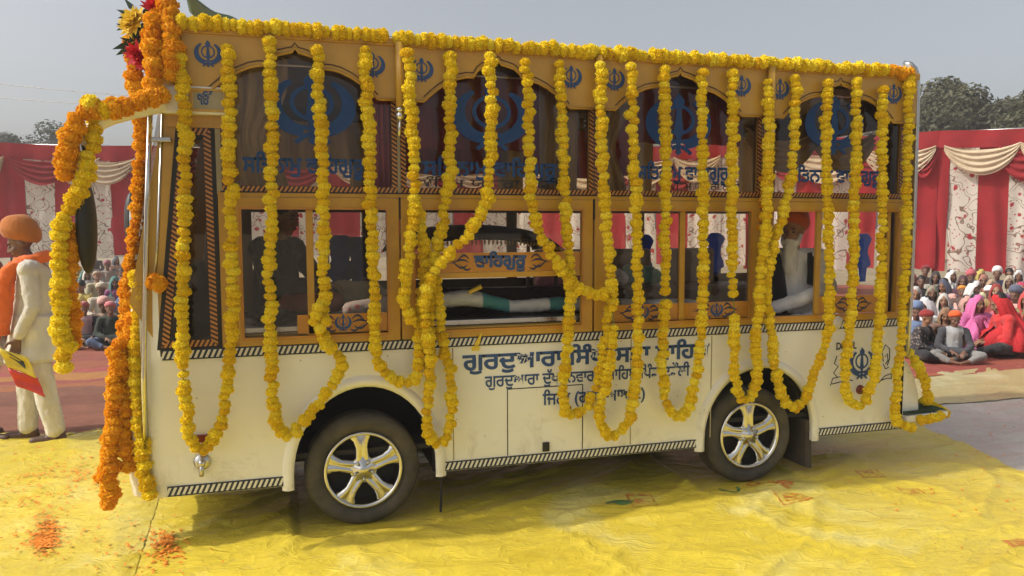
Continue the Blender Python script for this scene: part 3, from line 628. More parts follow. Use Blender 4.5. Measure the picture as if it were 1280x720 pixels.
def outline(z):                                                  # front corner: from the side panel round to the far side
    xf = xfront(z); xs = XF if z < 1.48 else xf+0.15; r = xs-xf; pts = [(xs,0.0)]
    for i in range(1,7):
        a = math.pi/2*i/6; pts.append((xs-r*math.sin(a), 0.16-0.16*math.cos(a)))
    q = [(x,BW-y) for x,y in pts][::-1]
    return pts+[(xf-0.03,BW/2)]+q
def loft_front(zs, i0, i1, name, mat):
    s = MB(); rows = [outline(z)[i0:i1] for z in zs]; k = len(rows[0])
    V = [(x,y,z) for z,rw in zip(zs,rows) for x,y in rw]; Fc = [(i*k+j,i*k+j+1,(i+1)*k+j+1,(i+1)*k+j) for i in range(len(zs)-1) for j in range(k-1)]
    s.add(V,Fc); return s.build(name, mat, bus, smooth=True)
loft_front([0.30,0.45,0.60,0.85,1.10,1.30,1.47], 0, 99, 'front_panel', M_white)
s = MB(); s.span(-0.80,-0.70,0.005,0.02,1.10,1.47); s.build('corner_panel', M_white, bus)
# slanted gold windscreen pillars, windscreen
for yy in (0.0, BW-0.10):
    s = MB(); s.prism([(-0.845,1.40),(-0.70,1.14),(-0.695,1.14),(-0.555,2.44),(-0.64,2.44)], yy+0.004, yy+0.09); s.build('windscreen_pillar', M_gold2, bus, bevel=0.02)
s = MB(); s.quad((-0.86,0.10,1.45),(-0.86,BW-0.1,1.45),(-0.67,BW-0.1,2.5),(-0.67,0.10,2.5)); s.build('windscreen', M_glass, bus)
s = MB(); s.tube([at(187.5,140,-0.03), at(184,250,-0.03), at(179.5,470,-0.03), at(181,560,-0.02)], 0.014, 8); s.build('silver_rail', M_chrome, bus, smooth=True)
s = MB(); s.span(-0.70,-0.60,-0.035,0.0,2.275,2.30); s.build('hinge_bracket', M_steel, bus, bevel=0.004)
s = MB(); s.tube([at(203,140,0.0), at(197,300,0.0), at(193,360,0.0)], 0.007, 6); s.build('hinge_rod', M_steel, bus, smooth=True)
s = MB()
for yy in (-0.0,): s.tube([at(182,452,-0.005), at(184,540,-0.005), at(192,612,-0.005)], 0.006, 6)
s.build('panel_seam', M_beige, bus)

# rope-painted strips
def strip(pts_list, mat, name, parent, y=-0.006, wdt=0.05):
    s = MB()
    for (a, b_) in pts_list:
        a = Vector((a[0],y,a[1])); b_ = Vector((b_[0],y,b_[1])); d = b_-a; L_ = d.length; t = d/L_; nn = Vector((-t.z,0,t.x))*wdt/2
        s.quad(a-nn, b_-nn, b_+nn, a+nn, uv=[(0,0),(L_,0),(L_,1),(0,1)])
        s.quad(a-nn+Vector((0,0.004,0)), a+nn+Vector((0,0.004,0)), b_+nn+Vector((0,0.004,0)), b_-nn+Vector((0,0.004,0)), uv=[(0,0),(0,1),(L_,1),(L_,0)])
    return s.build(name, mat, parent, normals=False)
strip([((XF+0.01,1.107),(4.34,1.107))], M_rope_w, 'belt_stripe', bus, wdt=0.058)
for a, b_ in ((XF+0.01,-0.045),(0.885,2.655),(3.62,4.33)): strip([((a,0.332),(b_,0.332))], M_rope_w, 'sill_stripe', bus, wdt=0.058)
def rope_frame(poly, wdt, mat, name, parent, y):                 # closed frame of mitred rope strip
    n = len(poly); c = [Vector((p[0],p[1])) for p in poly]; inn = []
    for i in range(n):
        a, p, b_ = c[i-1], c[i], c[(i+1)%n]; d0 = (p-a).normalized(); d1 = (b_-p).normalized(); n0 = Vector((-d0.y,d0.x)); n1 = Vector((-d1.y,d1.x))
        mm = (n0+n1); mm /= mm.dot(n0); inn.append(p+mm*wdt)
    s = MB()
    for i in range(n):
        j = (i+1)%n; L_ = (c[j]-c[i]).length; i0 = (inn[i]-c[i]).dot((c[j]-c[i]).normalized()); i1 = L_+(inn[j]-c[j]).dot((c[j]-c[i]).normalized())
        s.quad((c[i].x,y,c[i].y),(c[j].x,y,c[j].y),(inn[j].x,y,inn[j].y),(inn[i].x,y,inn[i].y), uv=[(0,0),(L_,0),(i1,1),(i0,1)])
    return s.build(name, mat, parent, normals=False), [(p.x,p.y) for p in inn]
# front quarter window
qw = [(-0.695,1.145),(-0.395,1.145),(-0.40,2.36),(-0.555,2.36)]
s = MB(); s.prism([(-0.715,1.136),(-0.375,1.136),(-0.38,2.40),(-0.575,2.40)], -0.001, 0.02, [[(x*0.86-0.075, z*0.9+0.17) for x,z in qw]]); gk = s.build('quarter_window', M_black, bus)
rope_frame(qw, 0.042, M_rope_o, 'rope_border', gk, -0.004)
s = MB(); s.quad((-0.68,0.006,1.16),(-0.41,0.006,1.16),(-0.41,0.006,2.34),(-0.55,0.006,2.34)); s.build('pane', M_glass_d, gk)
s = MB(); s.span(-0.375,-0.285,0.002,0.03,1.135,2.0); s.build('door_post', M_gold, bus)
# ---------------------------------------------------------------- upper row: pillars, windows, valance
BAYS = ((-0.33,0.605),(0.665,1.855),(1.90,3.085),(3.135,4.275))
s = MB()
for a, b_ in ((-0.385,-0.30),(0.60,0.675),(1.85,1.91),(3.08,3.14),(4.27,4.37)):
    s = MB(); s.span(a,b_,0.0,0.05,2.0,2.58); s.build('window_pillar', M_beige, bus)
HALF = [(0,2.81),(.018,2.787),(.05,2.78),(.10,2.765),(.135,2.738),(.155,2.703),(.20,2.702),(.25,2.690),(.31,2.662),(.37,2.624),(.42,2.582),(.455,2.548)]
def kh_mesh(cx, cz, h, y, b=None, wx=1.0):                              # khanda emblem of overall height h
    b = b or MB(); S_ = h
    def P(pts): return [(cx+x*S_*wx, cz+z*S_) for x, z in pts]
    n = 28
    ro, ri = 0.235, 0.185
    b.prism(P([(ro*math.cos(2*math.pi*i/n), 0.09+ro*math.sin(2*math.pi*i/n)) for i in range(n)]), y-0.0010, y, [P([(ri*math.cos(2*math.pi*i/n), 0.09+ri*math.sin(2*math.pi*i/n)) for i in range(n)])])
    b.prism(P([(0,0.5),(0.085,0.39),(0.075,0.33),(0.035,0.24),(0.055,0.02),(0.075,-0.12),(0.04,-0.16),(0.035,-0.22),(0.10,-0.20),(0.10,-0.26),(0.035,-0.275),(0.03,-0.36),(0.045,-0.42),(0,-0.46),
                 (-0.045,-0.42),(-0.03,-0.36),(-0.035,-0.275),(-0.10,-0.26),(-0.10,-0.20),(-0.035,-0.22),(-0.04,-0.16),(-0.075,-0.12),(-0.055,0.02),(-0.035,0.24),(-0.075,0.33),(-0.085,0.39)]), y-0.0022, y-0.0012)
    for q, sg in ((0,1),(1,-1)):
        oc = [(0.07+0.40*math.cos(a), 0.03+0.39*math.sin(a)) for a in [R(66-i*10) for i in range(16)]]
        ic = [(0.005+0.315*math.cos(a), 0.09+0.315*math.sin(a)) for a in [R(-78+i*10) for i in range(14)]]
        pts = [(sg*x, z) for x, z in oc+ic]
        if sg < 0: pts = pts[::-1]
        b.prism(P(pts), y-0.0034-0.0012*q, y-0.0024-0.0012*q)
        hp = [(sg*x, z) for x, z in [(0.06,-0.30),(0.13,-0.345),(0.20,-0.42),(0.16,-0.455),(0.09,-0.39),(-0.02,-0.33)]]
        if sg < 0: hp = hp[::-1]
        b.prism(P(hp), y-0.0058-0.0012*q, y-0.0048-0.0012*q)
    return b
KH = (((260,68),(466,82)),((527,88),(714,97)),((768,100),(927,108)),((975,112),(1117,118)))
for i, ((a, b_), (ka, kb)) in enumerate(zip(((-0.53,0.63),(0.645,1.872),(1.886,3.112),(3.122,4.345)), KH)):
    c0 = (0.058,1.235,2.455,3.69)[i]
    prof = [(c0-d,z) for d,z in HALF[::-1]]+[(c0+d,z) for d,z in HALF[1:]]
    poly = [(a,2.885),(a,2.55)]+[p for p in prof]+[(b_,2.55),(b_,2.885)]
    s = MB(); s.prism(poly, -0.050, -0.030); v = s.build('valance', M_gold2, bus)
    s = MB(); s.tube([(x,-0.052,z) for x,z in [(a,2.552)]+prof+[(b_,2.552)]], 0.0085, 6); s.build('edge_moulding', M_gold, v, smooth=True)
    s = MB(); s.tube([(x,-0.051,z+0.028) for x,z in prof], 0.004, 5); s.build('edge_groove', M_wood, v, smooth=True)
    for (kx, ky) in (ka, kb):
        p = at(kx, ky, -0.052); kh_mesh(p.x, p.z, 0.150, -0.0515).build('emblem', M_blue, v)
s = MB(); s.span(-0.53,4.36,-0.062,-0.028,2.855,2.90); s.build('cornice', M_gold, bus, bevel=0.006)
for x in (0.637,1.879,3.117):
    s = MB(); s.tube([(x,-0.085,2.87),(x,-0.085,2.50)], 0.026, 12); st = s.build('awning_strut', M_gold2, bus, smooth=True)
    s = MB(); s.ball((x,-0.085,2.455), 0.03, 14, 10); s.tube([(x,-0.085,2.50),(x,-0.085,2.478)], 0.03, 12); s.tube([(x,-0.085,2.44),(x-0.01,-0.085,2.34)], 0.011, 8); s.build('end_knob', M_chrome, st, smooth=True)
# large window panes with borders, emblem and lettering
def to_mesh(body, bold=0.02, shear=0.0):
    c = bpy.data.curves.new('lettering','FONT'); c.body = body; c.offset = bold; c.resolution_u = 3; c.extrude = 0.0; c.shear = shear
    o = bpy.data.objects.new('lettering', c); C.objects.link(o); dg = bpy.context.evaluated_depsgraph_get(); dg.update()
    me = bpy.data.meshes.new_from_object(o.evaluated_get(dg)); vs = np.array([v.co[:] for v in me.vertices]); fs = [tuple(p.vertices) for p in me.polygons]
    bpy.data.objects.remove(o); bpy.data.curves.remove(c); bpy.data.meshes.remove(me); return vs, fs
def letter(body, x0, x1, zb, hgt, mat, parent, y=-0.005, bold=0.02, hscale=None, slope=0.0):
    vs, fs = to_mesh(body, bold); k = (x1-x0)/(vs[:,0].max()-vs[:,0].min()); kz = hgt/0.70
    s = MB(); s.add([(x0+(v[0]-vs[:,0].min())*k, y, zb+v[1]*kz+slope*(v[0]-vs[:,0].min())*k) for v in vs], fs)
    s2 = MB(); s2.v = s.v; s2.f = [f if True else f for f in s.f]
    return s2.build('lettering', mat, parent, normals=False)
WAHE = '\u0a38\u0a24\u0a3f\u0a28\u0a3e\u0a2e\u0a41 \u0a35\u0a3e\u0a39\u0a3f\u0a17\u0a41\u0a30\u0a42'
def vis(t):                                                     # the short i stands before its consonant
    t = list(t); i = 0
    while i < len(t):
        if t[i] == '\u0a3f' and i > 0: t[i-1], t[i] = t[i], t[i-1]
        i += 1
    return ''.join(t)
EMB = ((390,137,0.43),(615,148,0.43),(849,157,0.42),(1044,158,0.43))
TXT = ((303,456,213),(528,697,216),(797,912,219),(985,1102,222))
for i, (a, b_) in enumerate(BAYS):
    s = MB(); s.prism([(a-0.022,2.018),(b_+0.022,2.018),(b_+0.022,2.87),(a-0.022,2.87)], 0.002, 0.03, [[(a+.012,2.048),(b_-.012,2.048),(b_-.012,2.86),(a+.012,2.86)]]); fr = s.build('upper_window', M_gold, bus)
    strip([((a-0.004,2.56),(a-0.004,2.048))], M_rope_o, 'rope_border', fr, -0.004, 0.034); strip([((a-0.021,2.030),(b_+0.021,2.030))], M_rope_o, 'rope_border', fr, -0.004, 0.036); strip([((b_+0.004,2.048),(b_+0.004,2.56))], M_rope_o, 'rope_border', fr, -0.004, 0.034)
    s = MB(); s.quad((a,0.012,2.03),(b_,0.012,2.03),(b_,0.012,2.86),(a,0.012,2.86)); gl = s.build('pane', M_glass, fr)
    ex, ey, eh = EMB[i]; p = at(ex, ey, 0.0); kh_mesh(p.x, p.z, eh, 0.008, None, 1.22).build('emblem', M_blue_g, fr)
    x0, x1, yb = TXT[i]; q0 = at(x0,yb,0.0); q1 = at(x1,yb,0.0)
    letter(vis(WAHE), q0.x, q1.x, 2.125, 0.088, M_blue_g, fr, y=0.006, bold=0.035)
    if i in (1,2):
        q0 = at((520,835)[i-1],236,0.0); q1 = at((700,925)[i-1],236,0.0)
        letter(vis('\u0a05\u0a70\u0a24\u0a3f\u0a2e \u0a2f\u0a3e\u0a24\u0a30\u0a3e \u0a17\u0a71\u0a21\u0a40'), q0.x, q1.x, 2.055, 0.05, M_blackline, fr, y=0.006, bold=0.01)
# ---------------------------------------------------------------- lower row: gold frames with sliding panes
LB = ((-0.285,0.632),(0.640,1.872),(1.884,3.108),(3.120,4.335))
s = MB(); s.span(-0.375,4.345,-0.004,0.03,1.985,2.014); s.build('mid_rail', M_gold, bus)
def flames(b, cx, cz, w_, y, sgs):                              # painted flames beside an emblem
    for sg in sgs:
        for k, (dx, dz, L_, c_) in enumerate(((0.05,0.02,0.12,1),(0.06,-0.015,0.15,-1),(0.05,0.0,0.17,0.6),(0.04,-0.035,0.10,-0.7))):
            pts = []
            for j in range(9):
                u = j/8; pts.append((cx+sg*(dx+L_*w_*u), y, cz+dz+0.022*c_*math.sin(u*5)+0.008*u))
            b.tube(pts, [0.0012+0.006*(1-abs(2*j/8-0.7)) if 0 < j < 8 else 0.001 for j in range(9)], 5)
    return b
def panel(parent, a, b_, z0, z1, y, word=None):
    s = MB(); s.span(a,b_,y,y+0.012,z0,z1); p = s.build('sliding_panel', M_orange, parent)
    c_ = (a+b_)/2; zc = (z0+z1)/2
    if word: letter(vis(word), c_-0.17, c_+0.17, zc-0.028, 0.072, M_blue, p, y=y-0.003, bold=0.05)
    else: kh_mesh(c_, zc, min(0.115,(z1-z0)*0.95), y-0.001).build('emblem', M_blue, p)
    for sg in (-1,1):
        fb = flames(MB(), c_+(0.15*sg if word else 0), zc, 0.8, y-0.001, (sg,)); fb.build('flame_painting', M_navy, p, smooth=True)
    return p
for i, (a, b_) in enumerate(LB):
    zt, zb = 1.915, 1.185
    l, r_ = a+0.085, b_-0.075
    if i == 0: l = a+0.03
    s = MB(); s.prism([(a,1.136),(b_,1.136),(b_,1.984),(a,1.984)], -0.010, 0.035, [[(l,zb),(r_,zb),(r_,zt),(l,zt)]]); fr = s.build('lower_window', M_gold, bus, bevel=0.006)
    s = MB(); s.prism([(l-0.012,zb-0.012),(r_+0.012,zb-0.012),(r_+0.012,zt+0.012),(l-0.012,zt+0.012)], -0.014, -0.009, [[(l,zb),(r_,zb),(r_,zt),(l,zt)]]); s.build('frame_bead', M_orange, fr)
    if i == 1:
        s = MB(); s.span(l,r_,0.012,0.035,1.50,1.535); s.span(l,r_,0.01,0.03,zb,zb+0.012); s.build('mid_bar', M_gold, fr, bevel=0.004)
        panel(fr, l+0.002, r_-0.002, 1.536, 1.655, 0.014, '\u0a35\u0a3e\u0a39\u0a3f\u0a17\u0a41\u0a30\u0a42')
        s = MB(); s.quad((l,0.02,1.655),(r_,0.02,1.655),(r_,0.02,zt),(l,0.02,zt)); s.build('pane', M_glass_l, fr)
    else:
        mx = {0: 0.115, 2: 2.52, 3: 3.595}[i]
        s = MB(); s.span(mx-0.020,mx+0.020,0.004,0.03,zb,zt); s.build('sliding_frame', M_gold, fr, bevel=0.004)
        zz = {0: (1.195,1.305), 2: (1.190,1.300), 3: (1.190,1.315)}[i]
        if i == 0:
            panel(fr, mx-0.08, r_-0.002, zz[0], zz[1], 0.004)
            s = MB(); s.quad((mx,0.02,zz[1]),(r_,0.02,zz[1]),(r_,0.02,zt),(mx,0.02,zt)); s.quad((l,0.026,zb),(mx,0.026,zb),(mx,0.026,zt),(l,0.026,zt))
        elif i == 2:
            panel(fr, l+0.002, mx-0.021, zz[0], zz[1], 0.016); panel(fr, mx+0.021, r_-0.002, zz[0], zz[1], 0.006)
            s = MB(); s.quad((l,0.024,zz[1]),(mx,0.024,zz[1]),(mx,0.024,zt),(l,0.024,zt)); s.quad((mx,0.018,zz[1]),(r_,0.018,zz[1]),(r_,0.018,zt),(mx,0.018,zt))
        else:
            panel(fr, mx+0.021, r_-0.08, zz[0], zz[1], 0.006)
            s = MB(); s.quad((mx,0.018,zz[1]),(r_,0.018,zz[1]),(r_,0.018,zt),(mx,0.018,zt))
            q = MB(); q.span(r_-0.078,r_-0.05,0.004,0.028,zb,zt); q.build('sliding_frame', M_gold, fr, bevel=0.004)
        s.build('pane', M_glass_l, fr, normals=False)
# black joints between the window bays
s = MB()
for x in (0.636,1.878,3.114): s.span(x-0.004,x+0.004,-0.012,0.0,1.86,1.99)
s.span(-0.36,4.33,-0.0055,0.0,2.008,2.016)
s.build('bay_joint', M_blackline, bus)

# ---------------------------------------------------------------- lettering and marks on the cream side
def pxletter(body, x0, x1, yb, hgt, bold):
    p0 = at(x0, yb[0], 0); p1 = at(x1, yb[1], 0); sl = (p1.z-p0.z)/(p1.x-p0.x)
    letter(vis(body), p0.x, p1.x, p0.z, hgt, M_blue, bus, y=-0.003, bold=bold, slope=sl)
pxletter('\u0a17\u0a41\u0a30\u0a26\u0a41\u0a06\u0a30\u0a3e \u0a38\u0a3f\u0a70\u0a18 \u0a38\u0a2d\u0a3e \u0a38\u0a3e\u0a39\u0a3f\u0a2c', 578, 887, (463,446), 0.100, 0.032)
pxletter('\u0a17\u0a41\u0a30\u0a26\u0a41\u0a06\u0a30\u0a3e \u0a26\u0a41\u0a71\u0a16 \u0a28\u0a3f\u0a35\u0a3e\u0a30\u0a28 \u0a38\u0a3e\u0a39\u0a3f\u0a2c \u0a2a\u0a3f\u0a70\u0a21 \u0a26\u0a21\u0a4c\u0a32\u0a40', 606, 862, (484,469), 0.073, 0.022)
pxletter('\u0a1c\u0a3f\u0a32\u0a3e (\u0a17\u0a3e\u0a1c\u0a3f\u0a06\u0a2c\u0a3e\u0a26)', 678, 806, (506,498), 0.075, 0.022)
q0 = at(1045,437,0); q1 = at(1069,432,0)
letter('DIESEL', q0.x, q1.x+0.01, q0.z, 0.05, M_blackline, bus, y=-0.003, bold=0.03)
p = at(1077,455,0); kh_mesh(p.x, p.z, 0.245, -0.002).build('emblem', M_blue, bus)
s = MB()
for pl in ([(1046,445),(1043,455),(1048,458),(1042,466),(1047,472)],[(1052,442),(1056,450),(1050,456),(1055,463)],[(1038,482),(1041,473),(1050,471),(1066,476)],[(1040,480),(1052,477),(1060,479)],
           [(1104,452),(1103,440),(1107,431),(1112,436),(1112,448),(1109,457)],[(1106,446),(1109,442),(1110,450),(1107,455)],[(1104,455),(1107,461),(1111,459)],[(1098,479),(1106,470),(1114,467),(1114,474)],[(1100,476),(1108,473),(1113,473)]):
    s.tube([at(x,y,-0.001) for x,y in pl], 0.0035, 5)
s.build('line_drawing', M_blackline, bus, smooth=True)
# luggage flap, its lock, tiny marks
s = MB()
x0, x1, zt = 1.300, 1.808, 0.792
s.span(x0-0.003,x0+0.003,-0.0015,0.001,0.365,zt); s.span(x1-0.003,x1+0.003,-0.0015,0.001,0.365,zt); s.span(x0,x1,-0.0018,0.001,zt-0.003,zt+0.003)
fl = s.build('luggage_flap_joint', M_blackline, bus)
s = MB(); s.span(1.532,1.578,-0.014,0.0,0.372,0.432); s.build('flap_lock', M_black, bus, bevel=0.004)
p = at(253,577,0); s = MB(); s.lathe([(0.0,-0.022),(0.042,-0.018),(0.048,0.0)], (p.x,0,p.z), 'y', 18); s.ball((p.x,-0.03,p.z-0.0),0.022); s.tube([(p.x,-0.032,p.z-0.005),(p.x-0.004,-0.034,p.z-0.075)],0.013,8); s.build('filler_cap', M_steel, bus, smooth=True)
for (px, py, w_, h_) in ((250,548,0.09,0.045),(707,511,0.07,0.035)):
    p = at(px,py,0); s = MB(); s.span(p.x-w_/2,p.x+w_/2,-0.012,0,p.z-h_/2,p.z+h_/2); s.build('side_reflector', M_red, bus, bevel=0.004)
p = at(1075,487,0); s = MB(); s.lathe([(0,-0.016),(0.03,-0.014),(0.036,0)], (p.x,0,p.z),'y',16); s.build('side_lamp', M_red, bus, smooth=True)
# ---------------------------------------------------------------- front cap, mirror arm, mirrors
pa = [at(207,126,-0.02), at(185,129,-0.06), at(160,137,-0.10), at(138,146,-0.12), at(125,153,-0.13), at(112,166,-0.14), at(104,182,-0.14)]
s = MB(); V = []; n = 10
hh = [0.075,0.070,0.058,0.045,0.040,0.036,0.03]
for i, p in enumerate(pa):
    t = (pa[min(i+1,6)]-pa[max(i-1,0)]).normalized(); nn = Vector((-t.z,0,t.x))
    for k in range(n):
        a = 2*math.pi*k/n; V.append(p+nn*hh[i]*math.cos(a)+Vector((0,0.05*math.sin(a),0)))
s.add(V,[(i*n+k,i*n+(k+1)%n,(i+1)*n+(k+1)%n,(i+1)*n+k) for i in range(6) for k in range(n)]+[tuple(6*n+k for k in range(n))])
arm = s.build('mirror_arm', M_white, bus, smooth=True)
s = MB(); s.span(-0.635,-0.295,-0.055,0.02,2.425,2.578); fa = s.build('roof_fairing', M_white, bus, bevel=0.012)
s = MB(); s.prism([(-0.50,2.44),(-0.305,2.44),(-0.305,2.565),(-0.50,2.565)], -0.062, -0.054, [[(-0.48,2.455),(-0.325,2.455),(-0.325,2.552),(-0.48,2.552)]]); s.build('gold_border', M_gold2, fa, bevel=0.003)
s = MB(); s.span(-0.48,-0.325,-0.0575,-0.0545,2.455,2.552); s.build('olive_plate', M_beige, fa)
letter('\u0a74', -0.458, -0.375, 2.478, 0.06, M_blue, fa, y=-0.060, bold=0.03)
s = MB(); s.span(-0.62,-0.31,-0.01,0.02,2.36,2.43); s.build('lintel', M_gold, bus)
mc = at(108,282,-0.16)
s = MB(); s.ball(mc,(0.047,0.10,0.252),16,14); mb_ = s.build('mirror', M_black, bus, smooth=True)
s = MB(); s.tube([pa[6], mc+Vector((0.0,0,0.23))], 0.016, 8); s.tube([at(136,141,-0.12)+Vector((0,0,0.02)), at(141,120,-0.12)],0.008,6); s.build('mirror_stay', M_black, mb_, smooth=True)
mc2 = at(166,278,BW+0.12)
s = MB(); s.ball(mc2,(0.06,0.10,0.24),14,12); m2 = s.build('mirror', M_black, bus, smooth=True)
s = MB(); s.ball(mc2+Vector((0.012,-0.012,0)),(0.055,0.093,0.21),14,12); s.build('mirror_glass', M_chrome, m2, smooth=True)
s = MB(); s.tube([mc2+Vector((0,0,0.22)), Vector((-0.78,BW-0.05,2.42))],0.016,8); s.build('mirror_stay', M_black, m2, smooth=True)
s = MB(); s.prism([(-0.66,2.44),(-0.53,2.44),(-0.40,2.90),(-0.53,2.96),(-0.68,2.90),(-0.73,2.62)], 0.02, BW-0.02); s.build('front_cap', M_gold2, bus, bevel=0.02)
s = MB(); s.span(-0.55,4.37,-0.03,BW+0.03,2.885,2.915); s.build('roof', M_white, bus, bevel=0.01)
# far wall: same openings, so the marquee shows through
s = MB(); s.span(-0.70,4.37,BW-0.03,BW,1.10,1.37); s.span(-0.62,4.37,BW-0.03,BW,1.94,2.06); s.span(-0.55,4.37,BW-0.03,BW,2.62,2.885)
for x in (-0.33,0.63,1.88,3.11,4.33): s.span(x-0.045,x+0.045,BW-0.028,BW-0.002,1.2,2.63)
s.build('far_wall', pm('dull_brown_wall',(0.16,0.11,0.06),.6), bus)
for a, b_ in LB:
    s = MB(); s.quad((a,BW-0.012,1.37),(b_,BW-0.012,1.37),(b_,BW-0.012,1.94),(a,BW-0.012,1.94)); pn = s.build('far_pane', M_glass_l, bus)
    s = MB(); s.quad((a,BW-0.012,2.06),(b_,BW-0.012,2.06),(b_,BW-0.012,2.62),(a,BW-0.012,2.62)); s.build('far_pane', M_glass, bus)
# blue vase-shaped stickers on the far panes
def sticker(px, py0, py1, w_):
    p0 = at(px,py0,BW-0.03); p1 = at(px,py1,BW-0.03); h_ = p0.z-p1.z; x = p0.x; q = []
    for u, k in ((0,0.35),(0.05,0.75),(0.12,1),(0.28,0.6),(0.40,0.52),(0.55,0.85),(0.66,0.95),(0.72,0.5),(0.85,0.42),(1,0.38)): q.append((u,k))
    pts = [(x-k*w_/2, p0.z-u*h_) for u,k in q]+[(x+k*w_/2, p0.z-u*h_) for u,k in q[::-1]]
    s = MB(); s.prism(pts, BW-0.030, BW-0.026); s.build('window_sticker', M_blue_s, bus)
for a in ((425,294,372,0.28),(446,296,368,0.20),(807,293,362,0.17),(894,291,355,0.22),(1080,292,352,0.20)): sticker(*a)
# rear end
s = MB(); s.span(4.345,4.405,0.0,BW,1.10,2.90)
s2 = MB(); s2.span(4.30,4.37,-0.004,0.05,1.136,2.885); s2.build('rear_pillar', M_gold, bus, bevel=0.008)
s2 = MB(); s2.span(4.36,4.40,0.02,BW-0.02,1.10,2.88)
s2 = MB()
for a, b_, z0, z1 in ((0.0,0.25,1.1,2.88),(BW-0.25,BW,1.1,2.88),(0.25,BW-0.25,2.55,2.88)): s2.span(4.345,4.385,a,b_,z0,z1)
s2.build('rear_wall', M_wood, bus)
s2 = MB(); s2.span(4.345,4.375,0.0,BW,0.30,1.1); s2.build('rear_panel', M_white, bus)
s2 = MB(); s2.tube([at(1130,79,0.02), at(1138,80,-0.02), at(1144,86,-0.03), at(1147,95,-0.03), at(1147,115,-0.03), at(1143,250,-0.03), at(1138,380,-0.03), at(1134,445,-0.03)], 0.017, 8); s2.build('grab_rail', M_steel, bus, smooth=True)
s2 = MB()
prof = [(4.375,0.84),(4.44,0.80),(4.50,0.70),(4.545,0.58),(4.56,0.46),(4.56,0.36),(4.375,0.36)]
s2.prism(prof, 0.03, 0.20); s2.build('rear_bumper', M_white, bus, bevel=0.025)
s2 = MB(); s2.prism([(4.37,0.355),(4.76,0.375),(4.77,0.415),(4.37,0.405)], -0.04, 0.55); rs = s2.build('rear_step', M_white, bus, bevel=0.012)
s2 = MB(); s2.sheet(lambda u,v: (4.375+0.375*u, -0.035+0.57*v, 0.422+0.008*u+0.012*nz(u*30,v*40)), 30, 40)
s2.build('step_turf', M_turf, rs, normals=False)
# underside
s = MB(); s.span(-0.80,4.35,0.06,BW-0.06,0.44,0.47)
for y in (0.45,BW-0.53): s.span(-0.75,4.3,y,y+0.08,0.34,0.46)
for x, z in WB: s.tube([(x,0.15,z),(x,BW-0.15,z)],0.05,8); s.ball((x,BW/2,z),0.14)
s.span(1.3,2.2,0.5,0.9,0.26,0.44); s.build('chassis', M_dark, bus)
s = MB(); s.prism([(3.545,0.42),(3.595,0.42),(3.605,0.06),(3.555,0.07)], 0.03, 0.30); s.build('mud_flap', pm('mud_flap_rubber',(0.07,0.055,0.04),0.8,var=0.3,vs=8), bus)
s = MB(); s.tube([at(552,590,0.05), at(551,640,0.05)], 0.008, 6); s.build('earth_strap', M_dark, bus)
# ---------------------------------------------------------------- wheels
def wheel(cx, cz, y, side):
    Rr = cz; s = MB(); sg = side
    tw = 0.205
    prof = [(0.235,0.018),(0.262,0.002),(0.300,-0.006),(0.325,0.004),(0.341,0.028),(0.345,0.05),(0.345,tw-0.05),(0.341,tw-0.028),(0.325,tw-0.004),(0.30,tw+0.006),(0.235,tw)]
    prof = [(r_*Rr/0.345, y+sg*h) for r_, h in prof]
    w_ = MB(); w_.lathe(prof, (cx,0,cz), 'y', 56); wo = w_.build('wheel', M_tyre, bus, smooth=True)
    b = MB(); b.lathe([(r_*Rr/0.345, y+sg*h) for r_, h in [(0.238,0.015),(0.234,-0.004),(0.222,-0.006),(0.214,0.008),(0.205,0.03),(0.200,0.09),(0.20,0.16)]], (cx,0,cz), 'y', 56); b.build('rim', M_chrome, wo, smooth=True)
    b = MB(); b.lathe([(0.0,y+sg*0.105),(0.205,y+sg*0.105)], (cx,0,cz), 'y', 40); b.build('cavity_shade_disc', M_dark, wo)  # dark disc stands in for the shade in the cavity behind the spokes
    b = MB(); b.lathe([(0.0,y-sg*0.004),(0.030,y-sg*0.003),(0.034,y+sg*0.006),(0.075,y+sg*0.010),(0.088,y+sg*0.03),(0.088,y+sg*0.06)], (cx,0,cz), 'y', 32)
    for k in range(5):                                          # five split spokes
        a = math.pi/2+2*math.pi*k/5+0.06
        for so_, wd in ((0,1),):
            ca, sa = math.cos(a), math.sin(a)
            prof_r = [(0.055,0.046,0.010),(0.10,0.040,0.004),(0.14,0.038,0.002),(0.18,0.050,0.004),(0.218,0.086,0.010)]
            V = []
            for (r_, hw, dy) in prof_r:
                for (t, d) in ((-1,0.022),(-0.72,-0.002),(-0.25,0.0),(0,0.012),(0.25,0.0),(0.72,-0.002),(1,0.022)):
                    V.append((cx+ca*r_-sa*hw*t, y+sg*(dy+d), cz+sa*r_+ca*hw*t))
            b.add(V, [(i*7+j,i*7+j+1,(i+1)*7+j+1,(i+1)*7+j) for i in range(4) for j in range(6)])
    b.build('spokes', M_chrome, wo, smooth=True)
    for k in range(5):
        b = MB(); a = -math.pi/2+2*math.pi*k/5+0.06; b.ball((cx+0.055*math.cos(a), y+sg*0.002, cz+0.055*math.sin(a)), (0.012,0.014,0.012), 8, 6); b.build('wheel_nut', M_steel, wo, smooth=True)
for (cx, cz) in WB: wheel(cx, cz, 0.025, 1); wheel(cx, cz, BW-0.025, -1)

